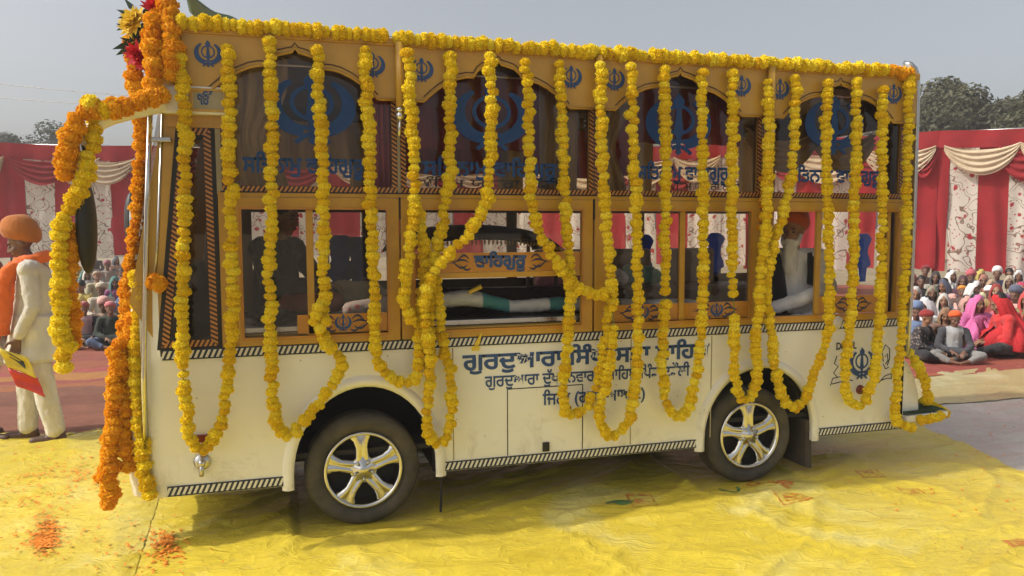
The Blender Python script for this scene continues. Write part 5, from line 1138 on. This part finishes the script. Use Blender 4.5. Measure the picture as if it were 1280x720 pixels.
def person_seated(loc, rz, label, skin=1, top=(0.5,0.5,0.5), legs=(0.3,0.3,0.3), s=1.0, headgear=None, gcol=None, lean=0.0, turn=0.0, nod=0.15, vest=None, group='people seated on the mats', near=False, beard=None, hands='lap', knee=1.0):
    t = thing('person', label, 'person', loc, group, rz)
    V = lambda x,y,z: Vector((x*s,y*s,z*s))
    pel, che, nek = V(0,.05,.13), V(0,.05-lean*.5,.36), V(0,.03-lean,.555-lean*.15)
    H = V(0.0,-.005-lean*1.25,.715-lean*.25); M = Matrix.Rotation(turn,3,'Z') @ Matrix.Rotation(nod,3,'X')
    sh = [V(sx*.165,.03-lean,.50-lean*.12) for sx in (-1,1)]
    hp = [V(sx*.095,.04,.12) for sx in (-1,1)]; kn = [V(sx*.34*knee,-.26,.145) for sx in (-1,1)]; an = [V(-.14,-.36,.06), V(.12,-.40,.07)]
    if hands == 'lap': el = [V(sx*.245,-.06-lean*.6,.27) for sx in (-1,1)]; wr = [V(sx*.085,-.27,.20) for sx in (-1,1)]
    else: el = [V(sx*.27,-.10-lean*.5,.29) for sx in (-1,1)]; wr = [V(sx*.26,-.30,.20) for sx in (-1,1)]
    vox = 0.0075 if near else 0.011
    b = MB(); sk = M_skin[skin]
    b.caps(pel, che, .125*s, .12*s); b.caps(che, V(0,.03-lean,.47-lean*.1), .12*s, .10*s); b.caps(nek-V(0,0,.08), H-V(0,-.01,.07), .052*s, .048*s); b.caps(sh[0], sh[1], .055*s, .055*s)
    head_prims(b, H, M, s)
    for i, sx in enumerate((-1,1)):
        b.caps(sh[i], el[i], .045*s, .037*s); b.caps(el[i], wr[i], .037*s, .024*s)
        d = (V(-sx*.06,-.10,-.03) if hands == 'lap' else V(sx*.0,-.1,-.05)); hand(b, wr[i], d, (0,0,1), s*(1.0 if near else 1.12), 0.7, -sx if hands != 'lap' else -sx)
        b.caps(hp[i], kn[i], .085*s, .058*s); b.caps(kn[i], an[i], .055*s, .036*s); b.caps(an[i], an[i]+V(sx*-.12,-.05,-.02), .034*s, .024*s)
    remesh(b.build('body', sk, t, smooth=True, local=True), vox, 2)
    face_parts(t, H, M, s, beard)
    b = MB(); b.caps(pel, che, .150*s, .140*s); b.caps(che, V(0,.03-lean,.47-lean*.1), .142*s, .118*s); b.caps(sh[0], sh[1], .072*s, .072*s); b.caps(nek-V(0,0,.06), nek-V(0,0,.03), .075*s, .058*s)
    b.ball(V(0,-.07,.16),(.20*s,.16*s,.09*s))
    for i in (0,1): b.caps(sh[i], el[i], .064*s, .054*s); b.caps(el[i], wr[i].lerp(el[i],.12), .054*s, .038*s)
    remesh(b.build('shirt', cloth(top), t, smooth=True, local=True), .012, 3, .022, .09)
    b = MB()
    for i in (0,1): b.caps(hp[i], kn[i], .105*s, .078*s); b.caps(kn[i], an[i].lerp(kn[i],.1), .074*s, .048*s)
    b.caps(hp[0], hp[1], .11*s, .11*s)
    remesh(b.build('trousers', cloth(legs), t, smooth=True, local=True), .012, 3, .022, .09)
    if vest:
        b = MB(); b.caps(pel+V(0,0,.04), che, .158*s, .150*s); b.caps(che, V(0,.03-lean,.47-lean*.1), .152*s, .128*s); b.caps(sh[0]*0.8+sh[1]*0.2, sh[1]*0.8+sh[0]*0.2, .08*s, .08*s)
        remesh(b.build('waistcoat', cloth(vest), t, smooth=True, local=True), .012, 3, .014, .09)
    if headgear == 'turban': turban(t, H, M, s, cloth(gcol))
    elif headgear == 'patka': turban(t, H, M, s, cloth(gcol), 0.72, 0.93)
    elif headgear == 'scarf': veil(t, H, M, s, cloth(gcol,0.15), .33*s, .19*s, .235*s, 0.0, rnd.uniform(0,6))
    elif headgear == 'shawl': veil(t, H, M, s, cloth(gcol,0.15), .10*s, .30*s, .31*s, -lean*.5, rnd.uniform(0,6), 46)
    if headgear in ('scarf','shawl'):
        b = MB(); b.ball(H+M@V(0,.034,.058),(.074*s,.088*s,.076*s),14,10,M); b.build('hair', M_hair, t, smooth=True, local=True)
    if headgear == 'hair':
        b = MB(); b.ball(H+M@V(0,.022,.045),(.082*s,.094*s,.086*s),14,10,M); b.build('hair', M_hair, t, smooth=True, local=True)
    return t
def to_cam(p): d = CAM-Vector(p); return math.atan2(d.x,-d.y)      # turn that faces the camera
def seat_at(px, ytop, zt, *a, dz=0.0, rzo=0.0, **kw):            # by the top of the head
    p = gr(px, ytop, zt); p.z = dz; kw.setdefault('s', zt/0.86)
    return person_seated(p, to_cam(p)+rzo, *a, **kw)
# --- right hand crowd
pf = gr(1240, 457); 
person_seated(gr(1259,445), R(-116), 'woman seated sideways under a long bright red shawl, nearest at right', 1, (0.5,0.03,0.03), (0.02,0.02,0.022), 1.08, 'shawl', (0.52,0.016,0.022), lean=.10, turn=0, nod=.4, near=True)
person_seated(gr(1190,452), R(-30), 'boy with an orange red turban and pale grey waistcoat', 2, (0.05,0.05,0.06), (0.22,0.21,0.20), .84, 'patka', (0.70,0.10,0.02), vest=(0.36,0.36,0.37), nod=.4, near=True, lean=.05)
person_seated(gr(1150,450), R(20), 'boy with a dark red patka and black trousers next to the bus step', 1, (0.045,0.04,0.045), (0.015,0.015,0.018), .84, 'patka', (0.22,0.02,0.02), nod=.45, near=True, lean=.06)
person_seated(gr(1172,446), R(-10), 'small child in grey camouflage between the two turbaned boys', 1, (0.20,0.19,0.15), (0.25,0.24,0.23), .66, 'patka', (0.23,0.22,0.17), nod=.5, near=True)
seat_at(1222,366,.86,'woman in a pink shawl behind the orange turbaned boy', 1, (0.5,0.12,0.3), (0.45,0.12,0.3), headgear='shawl', gcol=(0.66,0.16,0.38), nod=.2, rzo=R(25), turn=.3)
seat_at(1158,369,.84,'person in a white hooded scarf left of the pink shawl', 2, (0.6,0.6,0.62), (0.5,0.5,0.5), headgear='shawl', gcol=(0.72,0.71,0.72), nod=.3, rzo=R(-40))
seat_at(1246,353,.87,'woman with a red scarf off her forehead in an olive top', 0, (0.30,0.20,0.08), (0.25,0.2,0.1), headgear='scarf', gcol=(0.30,0.045,0.04), nod=.1)
seat_at(1277,351,.88,'woman in a magenta red scarf at the right edge', 0, (0.5,0.06,0.06), (0.2,0.1,0.1), headgear='scarf', gcol=(0.50,0.05,0.12), nod=.05)
seat_at(1166,355,.86,'person with a sage green and pink headcloth', 2, (0.06,0.055,0.05), (0.1,0.1,0.1), headgear='scarf', gcol=(0.23,0.24,0.17), nod=.2)
seat_at(1203,356,.74,'small child with an amber patka behind the pink shawl', 2, (0.10,0.06,0.05), (0.1,0.1,0.1), headgear='patka', gcol=(0.55,0.22,0.03), nod=.1)
seat_at(1190,336,.88,'person in a white head scarf in the back rows', 2, (0.5,0.5,0.5), (0.3,0.3,0.3), headgear='scarf', gcol=(0.70,0.68,0.66), nod=.15, rzo=R(40))
seat_at(1204,343,.86,'person in a dark plum scarf beside the white scarf', 2, (0.08,0.03,0.05), (0.06,0.05,0.05), headgear='scarf', gcol=(0.09,0.04,0.05), nod=.1)
seat_at(1247,334,.9,'man with a white turban and dark navy jacket in the back row', 2, (0.02,0.03,0.07), (0.1,0.1,0.12), headgear='turban', gcol=(0.70,0.68,0.66), nod=.1)
seat_at(1219,349,.86,'person with a white veil right of the plum scarf', 2, (0.55,0.52,0.5), (0.3,0.3,0.3), headgear='scarf', gcol=(0.72,0.70,0.68), nod=.35, rzo=R(50))
seat_at(1237,356,.8,'person bowing under a small white cloth', 2, (0.30,0.26,0.22), (0.3,0.3,0.3), headgear='patka', gcol=(0.72,0.70,0.68), nod=.5)
seat_at(1274,336,.9,'person in a grey white scarf at the far right back', 2, (0.40,0.40,0.40), (0.3,0.3,0.3), headgear='scarf', gcol=(0.56,0.57,0.57), nod=.2)
seat_at(1230,342,.86,'person in a dusty rose top behind the crowd', 2, (0.36,0.15,0.11), (0.2,0.1,0.1), headgear='scarf', gcol=(0.38,0.16,0.12), nod=.1)
seat_at(1157,331,.9,'person in a dark red cap in the back row by the bus', 2, (0.05,0.03,0.03), (0.05,0.05,0.05), headgear='patka', gcol=(0.18,0.025,0.03), nod=.1)
seat_at(1152,343,.86,'person in black sitting close behind the bus rear post', 2, (0.02,0.02,0.022), (0.03,0.03,0.03), headgear='hair', nod=.1)
seat_at(1170,338,.88,'person with a striped black and cream shawl', 2, (0.30,0.28,0.24), (0.1,0.1,0.1), headgear='scarf', gcol=(0.05,0.045,0.045), nod=.15)
seat_at(1262,343,.86,'person in a beige scarf half hidden at right', 2, (0.4,0.35,0.28), (0.1,0.1,0.1), headgear='scarf', gcol=(0.42,0.36,0.27), nod=.1)
seat_at(1183,382,.74,'child in a floral brown shawl beside the orange turban', 1, (0.18,0.10,0.07), (0.1,0.1,0.1), headgear='scarf', gcol=(0.27,0.17,0.10), nod=.4)
seat_at(1284,362,.86,'person in an olive cardigan behind the red shawl', 1, (0.20,0.19,0.08), (0.1,0.1,0.1), headgear='scarf', gcol=(0.55,0.08,0.07), nod=.2)
# --- left hand crowd
person_seated(gr(107,434), R(18), 'boy in a red patterned cap, dark jacket and pink shirt', 1, (0.02,0.02,0.025), (0.10,0.14,0.22), .84, 'patka', (0.45,0.13,0.12), vest=(0.45,0.28,0.28), nod=.3, near=True)
person_seated(gr(140,434), R(12), 'boy in a pink cap and dark green jacket', 1, (0.02,0.03,0.02), (0.09,0.13,0.22), .84, 'patka', (0.55,0.17,0.19), nod=.3, near=True)
seat_at(109,335,.87,'woman in a cream white shawl in the left crowd', 2, (0.6,0.57,0.5), (0.5,0.48,0.42), headgear='shawl', gcol=(0.66,0.62,0.52), nod=.2)
seat_at(134,326,.88,'person in a mauve pink turban behind the left boys', 2, (0.35,0.30,0.26), (0.2,0.2,0.2), headgear='turban', gcol=(0.40,0.17,0.22), nod=.1)
seat_at(152,334,.86,'person in a blue green top close to the orange strand', 2, (0.05,0.18,0.26), (0.1,0.1,0.1), headgear='hair', nod=.1)
seat_at(119,316,.9,'person with a dark rust turban at the back left', 2, (0.08,0.05,0.05), (0.1,0.1,0.1), headgear='turban', gcol=(0.26,0.08,0.04), nod=.1)
seat_at(99,375,.72,'small child in a pale pink scarf left of the red cap', 1, (0.5,0.38,0.36), (0.3,0.3,0.3), headgear='scarf', gcol=(0.58,0.42,0.40), nod=.3)
seat_at(92,322,.88,'person in a dull yellow shawl beside the hanging garland', 2, (0.45,0.33,0.07), (0.3,0.25,0.1), headgear='scarf', gcol=(0.55,0.40,0.08), nod=.2)
seat_at(126,352,.84,'person in a beige kurta between the two boys', 2, (0.48,0.42,0.32), (0.4,0.36,0.3), headgear='patka', gcol=(0.5,0.42,0.30), nod=.4)
seat_at(62,345,.86,'person in brown sitting behind the standing man', 2, (0.14,0.09,0.06), (0.1,0.1,0.1), headgear='scarf', gcol=(0.22,0.13,0.08), nod=.1)

# --- standing men at the left
def person_standing(loc, rz, label, h=1.74, skin=1, packet=False, tcol=(0.40,0.125,0.018), kcol=(0.52,0.48,0.41), pcol=(0.60,0.56,0.48), scarfcol=(0.68,0.13,0.015), group='men standing at the left', nod=.42):
    s = h/1.74; t = thing('person', label, 'person', loc, group, rz); V = lambda x,y,z: Vector((x*s,y*s,z*s))
    H = V(0,-.06,1.585); M = Matrix.Rotation(nod,3,'X')
    sh = [V(sx*.185,.02,1.385) for sx in (-1,1)]; hp = [V(sx*.09,.0,.90) for sx in (-1,1)]
    kn = [V(-.11,-.08,.50), V(.10,.06,.50)]; an = [V(-.11,-.10,.09), V(.10,.13,.09)]
    el = [V(-.27,-.10,1.12), V(.235,.05,1.10)]; wr = [V(-.10,-.22,1.32), V(.20,-.07,.86)]
    b = MB(); b.caps(V(0,0,.92), V(0,.01,1.12), .125*s, .12*s); b.caps(V(0,.01,1.12), V(0,.02,1.34), .12*s, .115*s); b.caps(sh[0], sh[1], .06*s, .06*s); b.caps(V(0,.01,1.40), H-V(0,-.012,.07), .056*s, .052*s)
    head_prims(b, H, M, s)
    for i, sx in enumerate((-1,1)):
        b.caps(sh[i], el[i], .05*s, .04*s); b.caps(el[i], wr[i], .04*s, .027*s); b.caps(hp[i], kn[i], .085*s, .058*s); b.caps(kn[i], an[i], .055*s, .038*s)
        b.caps(an[i]+V(0,.03,-.05), an[i]+V(0.01*sx,-.15,-.065), .036*s, .026*s)
    hand(b, wr[1], (-.03,-.03,-.11), (-1,0,0), s*1.1, .8, -1); hand(b, wr[0], (.05,-.0,.10), (0,1,0), s*1.1, .9, 1)
    remesh(b.build('body', M_skin[skin], t, smooth=True, local=True), .008, 2)
    face_parts(t, H, M, s); turban(t, H, M, s, cloth(tcol), 1.25, 1.14)
    b = MB(); b.caps(V(0,.0,1.0), V(0,.01,1.14), .142*s, .135*s); b.caps(V(0,.01,1.12), V(0,.02,1.33), .136*s, .124*s); b.caps(sh[0], sh[1], .082*s, .082*s); b.caps(V(0,.01,.98),V(0,.01,.96),.148*s,.148*s)
    for i in (0,1): b.caps(sh[i], el[i], .070*s, .058*s); b.caps(el[i], wr[i].lerp(el[i],.1), .058*s, .042*s)
    remesh(b.build('jacket', cloth(kcol), t, smooth=True, local=True), .011, 4, .022, .10)
    b = MB()
    def kur(u, v):
        a = 2*math.pi*u; z = 1.02-0.36*v; rr = .145+.06*v; f = 1+.05*math.sin(a*7+3*v)*v+.03*math.sin(a*13)*v
        return V(rr*f*math.sin(a), -(rr+0.02*v)*f*math.cos(a)+.01, z)
    b.sheet(kur, 48, 12); b.build('kurta_skirt', cloth(mul(pcol,0.98)), t, smooth=True, local=True, thick=.006)
    b = MB()
    for i in (0,1): b.caps(hp[i], kn[i], .105*s, .088*s); b.caps(kn[i], an[i]+V(0,.0,.02), .088*s, .076*s)
    remesh(b.build('pyjama', cloth(pcol), t, smooth=True, local=True), .012, 3, .024, .11)
    for i, sx in enumerate((-1,1)):
        b = MB(); b.caps(an[i]+V(0,.04,-.058), an[i]+V(0.01*sx,-.15,-.062), .041*s, .034*s); b.caps(an[i]+V(0,.03,-.03), an[i]+V(0,-.03,-.04), .045*s, .04*s)
        remesh(b.build('shoe', pm('brown_leather_%d' % len(bpy.data.materials),(0.09,0.045,0.03),.5), t, smooth=True, local=True), .010, 2)
    b = MB()                                                    # scarf round the neck, ends down the front
    ring = [V(.115*math.sin(a), .02-.10*math.cos(a)*1.0, 1.455-.03*math.cos(a)) for a in [2*math.pi*k/16 for k in range(17)]]
    b.tube(ring, .048*s, 10)
    for sx in (-1,1): b.tube([V(sx*.085,-.09,1.43), V(sx*.10,-.165,1.30), V(sx*.11,-.185,1.15), V(sx*.115,-.185,1.0), V(sx*.12,-.19,.88)], [.048*s,.058*s,.064*s,.060*s,.052*s], 10)
    remesh(b.build('scarf', cloth(scarfcol), t, smooth=True, local=True), .011, 3, .03, .07)
    if packet:
        pk = tag(MB().build('_', M_fyel), 'x', 'x'); bpy.data.objects.remove(pk)
    return t, t.matrix_basis, wr
man, _, wr_ = person_standing(gr(50,551), R(-86), 'man standing in an orange turban and scarf with off white jacket', 1.86, 2, packet=False, nod=.38)
person_standing(gr(-14,546), R(70), 'second standing man in white cut by the left edge', 1.70, 1, tcol=(0.60,0.16,0.02), kcol=(0.64,0.60,0.52), nod=.2)
# printed yellow and red packet in his hand
Mman = Matrix.Translation(man.location) @ Matrix.Rotation(R(-86),4,'Z')
pk = thing('printed_packet', 'crumpled yellow and red printed packet in the hand of the standing man', 'packet', Mman @ Vector((.20,-.10,.64)))
def pkf(x0,x1,z0,z1,off=0.0):
    return lambda u,v: Mman @ Vector((.265+off+.015*math.sin(u*5+v*3)+0.01*math.sin(v*9), -.20+x0+(x1-x0)*u+.35*(z0+(z1-z0)*v), .86-(z0+(z1-z0)*v)-.10*u))
b = MB(); b.sheet(pkf(0,.20,0,.17),10,8); b.build('yellow_half', pm('yellow_print',(0.72,0.55,0.05),.5,var=.2), pk, smooth=True, thick=.004)
b = MB(); b.sheet(pkf(0,.20,.17,.33),10,8); b.build('red_half', pm('red_print',(0.55,0.04,0.03),.5,var=.2), pk, smooth=True, thick=.004)
b = MB(); b.sheet(pkf(.05,.16,.03,.09,.006),6,5); b.build('dark_print', pm('dark_print_ink',(0.05,0.06,0.03),.5,var=.2), pk, smooth=True)

# --- people in the bus
def sitter(loc, rz, label, skin, top, legs, H, M, el, wr, sh, tur=None, beard=None, vest=None, hair=False):
    t = thing('person', label, 'person', loc, 'people riding in the bus', rz); V = lambda *p: Vector(p)
    b = MB(); b.caps(V(0,0,.12), V(0,.0,.40), .13, .125); b.caps(V(0,0,.40), (sh[0]+sh[1])/2-V(0,0,.05), .125, .11); b.caps(sh[0],sh[1],.058,.058); b.caps((sh[0]+sh[1])/2, H-V(0,-.01,.07), .055, .05); head_prims(b,H,M,1)
    hp = [V(-.1,0,.10),V(.1,0,.10)]; kn = [V(-.30,-.20,.12),V(.30,-.20,.12)]; an = [V(.10,-.26,.06),V(-.10,-.22,.06)]
    for i, sx in enumerate((-1,1)):
        b.caps(sh[i],el[i],.047,.04); b.caps(el[i],wr[i],.04,.026); hand(b, wr[i], wr[i]-el[i], (0,0,1), 1.1, .6, -sx)
        b.caps(hp[i],kn[i],.085,.06); b.caps(kn[i],an[i],.056,.04); b.caps(an[i],an[i]+V(-sx*.12,-.04,-.02),.035,.026)
    remesh(b.build('body', M_skin[skin], t, smooth=True, local=True), .008, 2); face_parts(t,H,M,1,beard)
    b = MB(); b.caps(V(0,0,.10), V(0,0,.40), .165, .152); b.caps(V(0,0,.40), (sh[0]+sh[1])/2-V(0,0,.05), .152, .13); b.caps(sh[0],sh[1],.078,.078)
    for i in (0,1): b.caps(sh[i],el[i],.074,.066); b.caps(el[i],wr[i].lerp(el[i],.08),.066,.048)
    remesh(b.build('kurta', cloth(top), t, smooth=True, local=True), .011, 3, .02, .09)
    b = MB()
    for i in (0,1): b.caps(hp[i],kn[i],.11,.085); b.caps(kn[i],an[i],.085,.07)
    remesh(b.build('trousers', cloth(legs), t, smooth=True, local=True), .013, 3, .025, .1)
    if vest:
        b = MB(); b.caps(V(0,-.005,.12), V(0,-.005,.40), .176, .164); b.caps(V(0,-.005,.40), (sh[0]+sh[1])/2-V(0,.005,.06), .164, .140); b.caps(sh[0].lerp(sh[1],.16),sh[1].lerp(sh[0],.16),.084,.084)
        remesh(b.build('waistcoat', cloth(vest), t, smooth=True, local=True), .012, 3, .012, .09)
    if tur: turban(t,H,M,1,cloth(tur),1.05,1.12)
    if hair: bb = MB(); bb.ball(H+M@V(0,.022,.045),(.082,.094,.086),14,10,M); bb.build('hair', M_hair, t, smooth=True, local=True)
    return t
V3 = lambda *p: Vector(p)
hp_ = at(983,284,0.37)
sitter(Vector((hp_.x+0.10,0.41,hp_.z-0.80)), R(-46), 'old man with white beard and orange turban looking out of the rear bus window', 0, (0.80,0.79,0.77), (0.7,0.68,0.66),
       V3(0,-.08,.78), Matrix.Rotation(-.1,3,'Z') @ Matrix.Rotation(.18,3,'X'), [V3(-.27,-.10,.36),V3(.27,-.12,.34)], [V3(-.24,-.30,.16),V3(-.10,-.36,.20)], [V3(-.18,-.02,.57),V3(.18,-.02,.57)], (0.50,0.09,0.02), (pm('white_beard',(0.74,0.72,0.69),.85,var=.15,vs=40,stretch=(1,1,.2)),.30), None)
s = MB(); s.span(hp_.x-.3,hp_.x+.55,0.22,0.90,1.06,1.17); s.build('rear_bench', M_wood, bus, bevel=.02)
hb = at(338,262,0.62)
sitter(Vector((hb.x+0.02,0.72,hb.z-0.82)), R(55), 'person in black clothes behind the first lower bus window', 1, (0.012,0.012,0.014), (0.02,0.02,0.022),
       V3(0,-.08,.78), Matrix.Rotation(.25,3,'X'), [V3(-.26,-.16,.34),V3(.26,-.14,.36)], [V3(-.12,-.40,.34),V3(.16,-.38,.20)], [V3(-.18,-.02,.57),V3(.18,-.02,.57)], None, None, None, True)
s = MB(); s.span(hb.x-.35,hb.x+.3,0.55,1.0,1.235,hb.z-0.70); s.build('seat_box', M_dark, bus, bevel=.02)

# --- things lying on the platform
def lump(name, label, cat, mat, prims, vox=.012, fold=.02, fs=.08):
    b = MB()
    for p in prims: b.caps(*p)
    return tag(remesh(b.build(name, mat, smooth=True), vox, 3, fold, fs), label, cat)
def fl_mat(name, base, dots, sc_):
    mt, n, p = newmat(name); L = n.links.new; tc = N(n,'ShaderNodeTexCoord'); v = N(n,'ShaderNodeTexVoronoi', Scale=sc_); L(tc.outputs['Object'], v.inputs['Vector'])
    r = ramp(n, [(0.22,dots),(0.34,base)]); L(v.outputs['Distance'], r.inputs[0]); L(r.outputs[0], p.inputs['Base Color']); p.inputs['Roughness'].default_value = .85; return mt
pz = 1.30
xa = at(462,380,.25)
lump('pillow','pink and white floral pillow in the first lower bus window','pillow', fl_mat('pink_floral_cloth',(0.62,0.52,0.50),(0.50,0.12,0.14),14), [(V3(xa.x-.12,.25,pz),V3(xa.x+.20,.28,pz+.02),.055,.085),(V3(xa.x+.05,.42,pz),V3(xa.x+.22,.40,pz),.07,.08)])
def teal_mat():
    mt, n, p = newmat('teal_white_sheet_cloth'); L = n.links.new; tc = N(n,'ShaderNodeTexCoord'); w_ = N(n,'ShaderNodeTexWave', Scale=0.75, Distortion=2.5); w_.inputs['Detail'].default_value = 2; L(tc.outputs['Object'], w_.inputs['Vector'])
    r = ramp(n, [(0.30,(0.06,0.22,0.22)),(0.36,(0.55,0.55,0.52))], 'LINEAR'); L(w_.outputs['Fac'], r.inputs[0]); L(r.outputs[0], p.inputs['Base Color']); p.inputs['Roughness'].default_value = .85; return mt
lump('rolled_sheet','teal and white sheet rolled along the platform behind the open middle window','bedding', teal_mat(),
     [(V3(.78,.22,1.33),V3(1.10,.22,1.36),.05,.055),(V3(1.10,.22,1.36),V3(1.40,.23,1.29),.055,.045),(V3(1.40,.23,1.29),V3(1.68,.22,1.30),.045,.05),(V3(1.68,.22,1.30),V3(2.25,.24,1.28),.05,.04)])
lump('quilt','dark brown folded quilt behind the teal sheet','bedding', pm('brown_quilt_cloth',(0.05,0.028,0.022),.9,var=.3,bump=.3), [(V3(.75,.45,1.31),V3(2.3,.45,1.30),.085,.08),(V3(.75,.62,1.31),V3(2.3,.62,1.30),.09,.08)])
b = MB()
def dome(u, v):
    a = math.pi*u; x = 1.33-0.62*math.cos(a); h_ = 0.04+0.19*math.sin(a)**0.7
    return V3(x, 0.75+0.75*v, 1.60+h_*math.sin(math.pi*(0.12+0.76*v))**0.6)
b.sheet(dome, 30, 16); cn = b.build('canopy_cover', pm('navy_canopy_cloth',(0.05,0.052,0.075),.8,var=.3,bump=.2), smooth=True, thick=.01); tag(cn, 'dark navy domed canopy cover with gold fringe inside the middle window', 'canopy')
b = MB()
for k in range(60):
    a = math.pi*(0.03+0.94*k/59); p = Vector(dome(a/math.pi, 0.0)); b.ball(p+V3(0,-.012,-.02),(.008,.006,.02),6,4)
b.build('fringe', M_brass, cn, smooth=True)
b = MB()
for x in (0.75,1.9):
    for y in (0.78,1.46): b.tube([(x,y,1.235),(x,y,1.66)],.015,6)
b.build('canopy_posts', M_wood, cn)
p0 = at(596,362,.12)
tag((lambda bb: bb.build('flower_stalk', M_fyel, smooth=True))(MB().tube([V3(p0.x-.05,.13,1.40),p0+V3(.03,0,.02)],[.012,.018],6)), 'pale yellow stalk poking up from the rolled sheet', 'stalk')
# dark strap of the old man's open waistcoat
om = bpy.data.objects.get('person.%03d' % 0) if False else [o for o in bpy.data.objects if o.get('label','').startswith('old man')][0]
b = MB(); b.tube([Vector((-.11,-.08,.585)), Vector((-.09,-.155,.45)), Vector((-.07,-.175,.30)), Vector((-.06,-.17,.16))],[.035,.055,.06,.055],8); b.tube([Vector((.13,-.06,.60)), Vector((.155,-.12,.48)), Vector((.15,-.15,.38))],[.03,.035,.03],8)
b.build('waistcoat', cloth((0.02,0.02,0.024)), om, smooth=True, local=True)
# more people packing the back rows
pal = [((0.55,0.52,0.48),'white'),((0.10,0.11,0.16),'slate'),((0.45,0.10,0.12),'crimson'),((0.50,0.40,0.10),'ochre'),((0.10,0.24,0.22),'teal'),((0.42,0.30,0.20),'tan'),((0.30,0.10,0.22),'plum'),((0.60,0.35,0.30),'salmon'),((0.14,0.20,0.34),'denim blue'),((0.50,0.48,0.28),'khaki')]
extra = [(1145,356,.82),(1180,347,.86),(1214,338,.88),(1226,335,.88),(1262,334,.9),(1240,347,.84),(1256,366,.80),(1209,368,.74),(1146,378,.76),(1306,345,.9),(1180,365,.78),(1270,358,.84),(1140,340,.88),
         (101,349,.84),(143,344,.86),(121,338,.86),(86,340,.86),(129,372,.74),(159,352,.84),(76,366,.80),(112,325,.9),(145,320,.9)]
kinds = ['scarf','shawl','turban','scarf','hair','shawl','patka','scarf','turban']
cn_ = {'scarf':'head scarf','shawl':'long shawl','turban':'turban','hair':'bare head','patka':'small cap'}
for i, (px, py, zt) in enumerate(extra):
    (c_, nm), (c2, nm2) = pal[i % 10], pal[(i*3+4) % 10]; k = kinds[i % 9]; side = 'right' if px > 600 else 'left'
    where = 'right hand crowd' if px > 600 else 'left hand crowd'
    lab = ('person with a %s %s over %s clothes in the %s' % (nm, cn_[k], nm2, where)) if k != 'hair' else ('bareheaded person in %s clothes in the %s' % (nm2, where))
    t = seat_at(px, py, zt, lab, i % 3, c2, pal[(i+7) % 10][0], headgear=k, gcol=c_, nod=rnd.uniform(.05,.45), rzo=rnd.uniform(-.7,.7), turn=rnd.uniform(-.4,.4), hands='lap' if i % 2 else 'knees')
    if i % 3 == 0:
        for ch in t.children:
            if ch.name.split('.')[0] in ('head_scarf','shirt'): ch.data.materials[0] = print_cloth(c_ if 'scarf' in ch.name else c2, pal[(i+2) % 10][0], 18+4*(i % 4))
for i, (x, y, z, sx, c_, lab) in enumerate(((2.25,1.55,1.36,.20,(0.50,0.20,0.22),'rose folded cloth bundle on the far bench of the bus'),(2.62,1.52,1.35,.16,(0.55,0.53,0.48),'white folded cloth bundle on the far bench of the bus'),(2.95,1.56,1.36,.17,(0.12,0.26,0.20),'green folded cloth bundle on the far bench of the bus'),(0.10,0.60,1.30,.18,(0.42,0.12,0.10),'rust folded cloth by the front lower bus window'),(0.42,0.75,1.33,.16,(0.50,0.44,0.30),'cream cloth heap behind the floral pillow'))):
    lump('cloth_bundle', lab, 'cloth', cloth(c_), [(V3(x-sx,y,z),V3(x+sx,y+.02,z+.02),.06,.07),(V3(x-sx*.6,y,z+.08),V3(x+sx*.7,y,z+.07),.05,.045)])
for o in list(bpy.data.objects):                                # camouflage, checks and floral prints the photo shows on the nearest children
    lb = o.get('label','')
    pr = {'small child in grey camouflage':((0.24,0.23,0.19),(0.10,0.11,0.07),16), 'child in a floral brown shawl':((0.27,0.17,0.10),(0.45,0.20,0.14),30), 'boy in a red patterned cap':((0.45,0.13,0.12),(0.62,0.45,0.40),34),
          'boy with a dark red patka':((0.045,0.04,0.045),(0.30,0.24,0.20),26), 'person with a sage green':((0.23,0.24,0.17),(0.45,0.22,0.22),22), 'woman seated sideways':((0.50,0.016,0.022),(0.58,0.05,0.05),40)}
    for k, (a, d_, s_) in pr.items():
        if lb.startswith(k):
            names = ('shirt',) if 'camouflage' in lb or 'dark red patka' in lb else (('turban',) if 'cap' in lb else ('head_scarf',))
            for ch in o.children:
                if ch.name.split('.')[0] in names: ch.data.materials[0] = print_cloth(a, d_, s_)
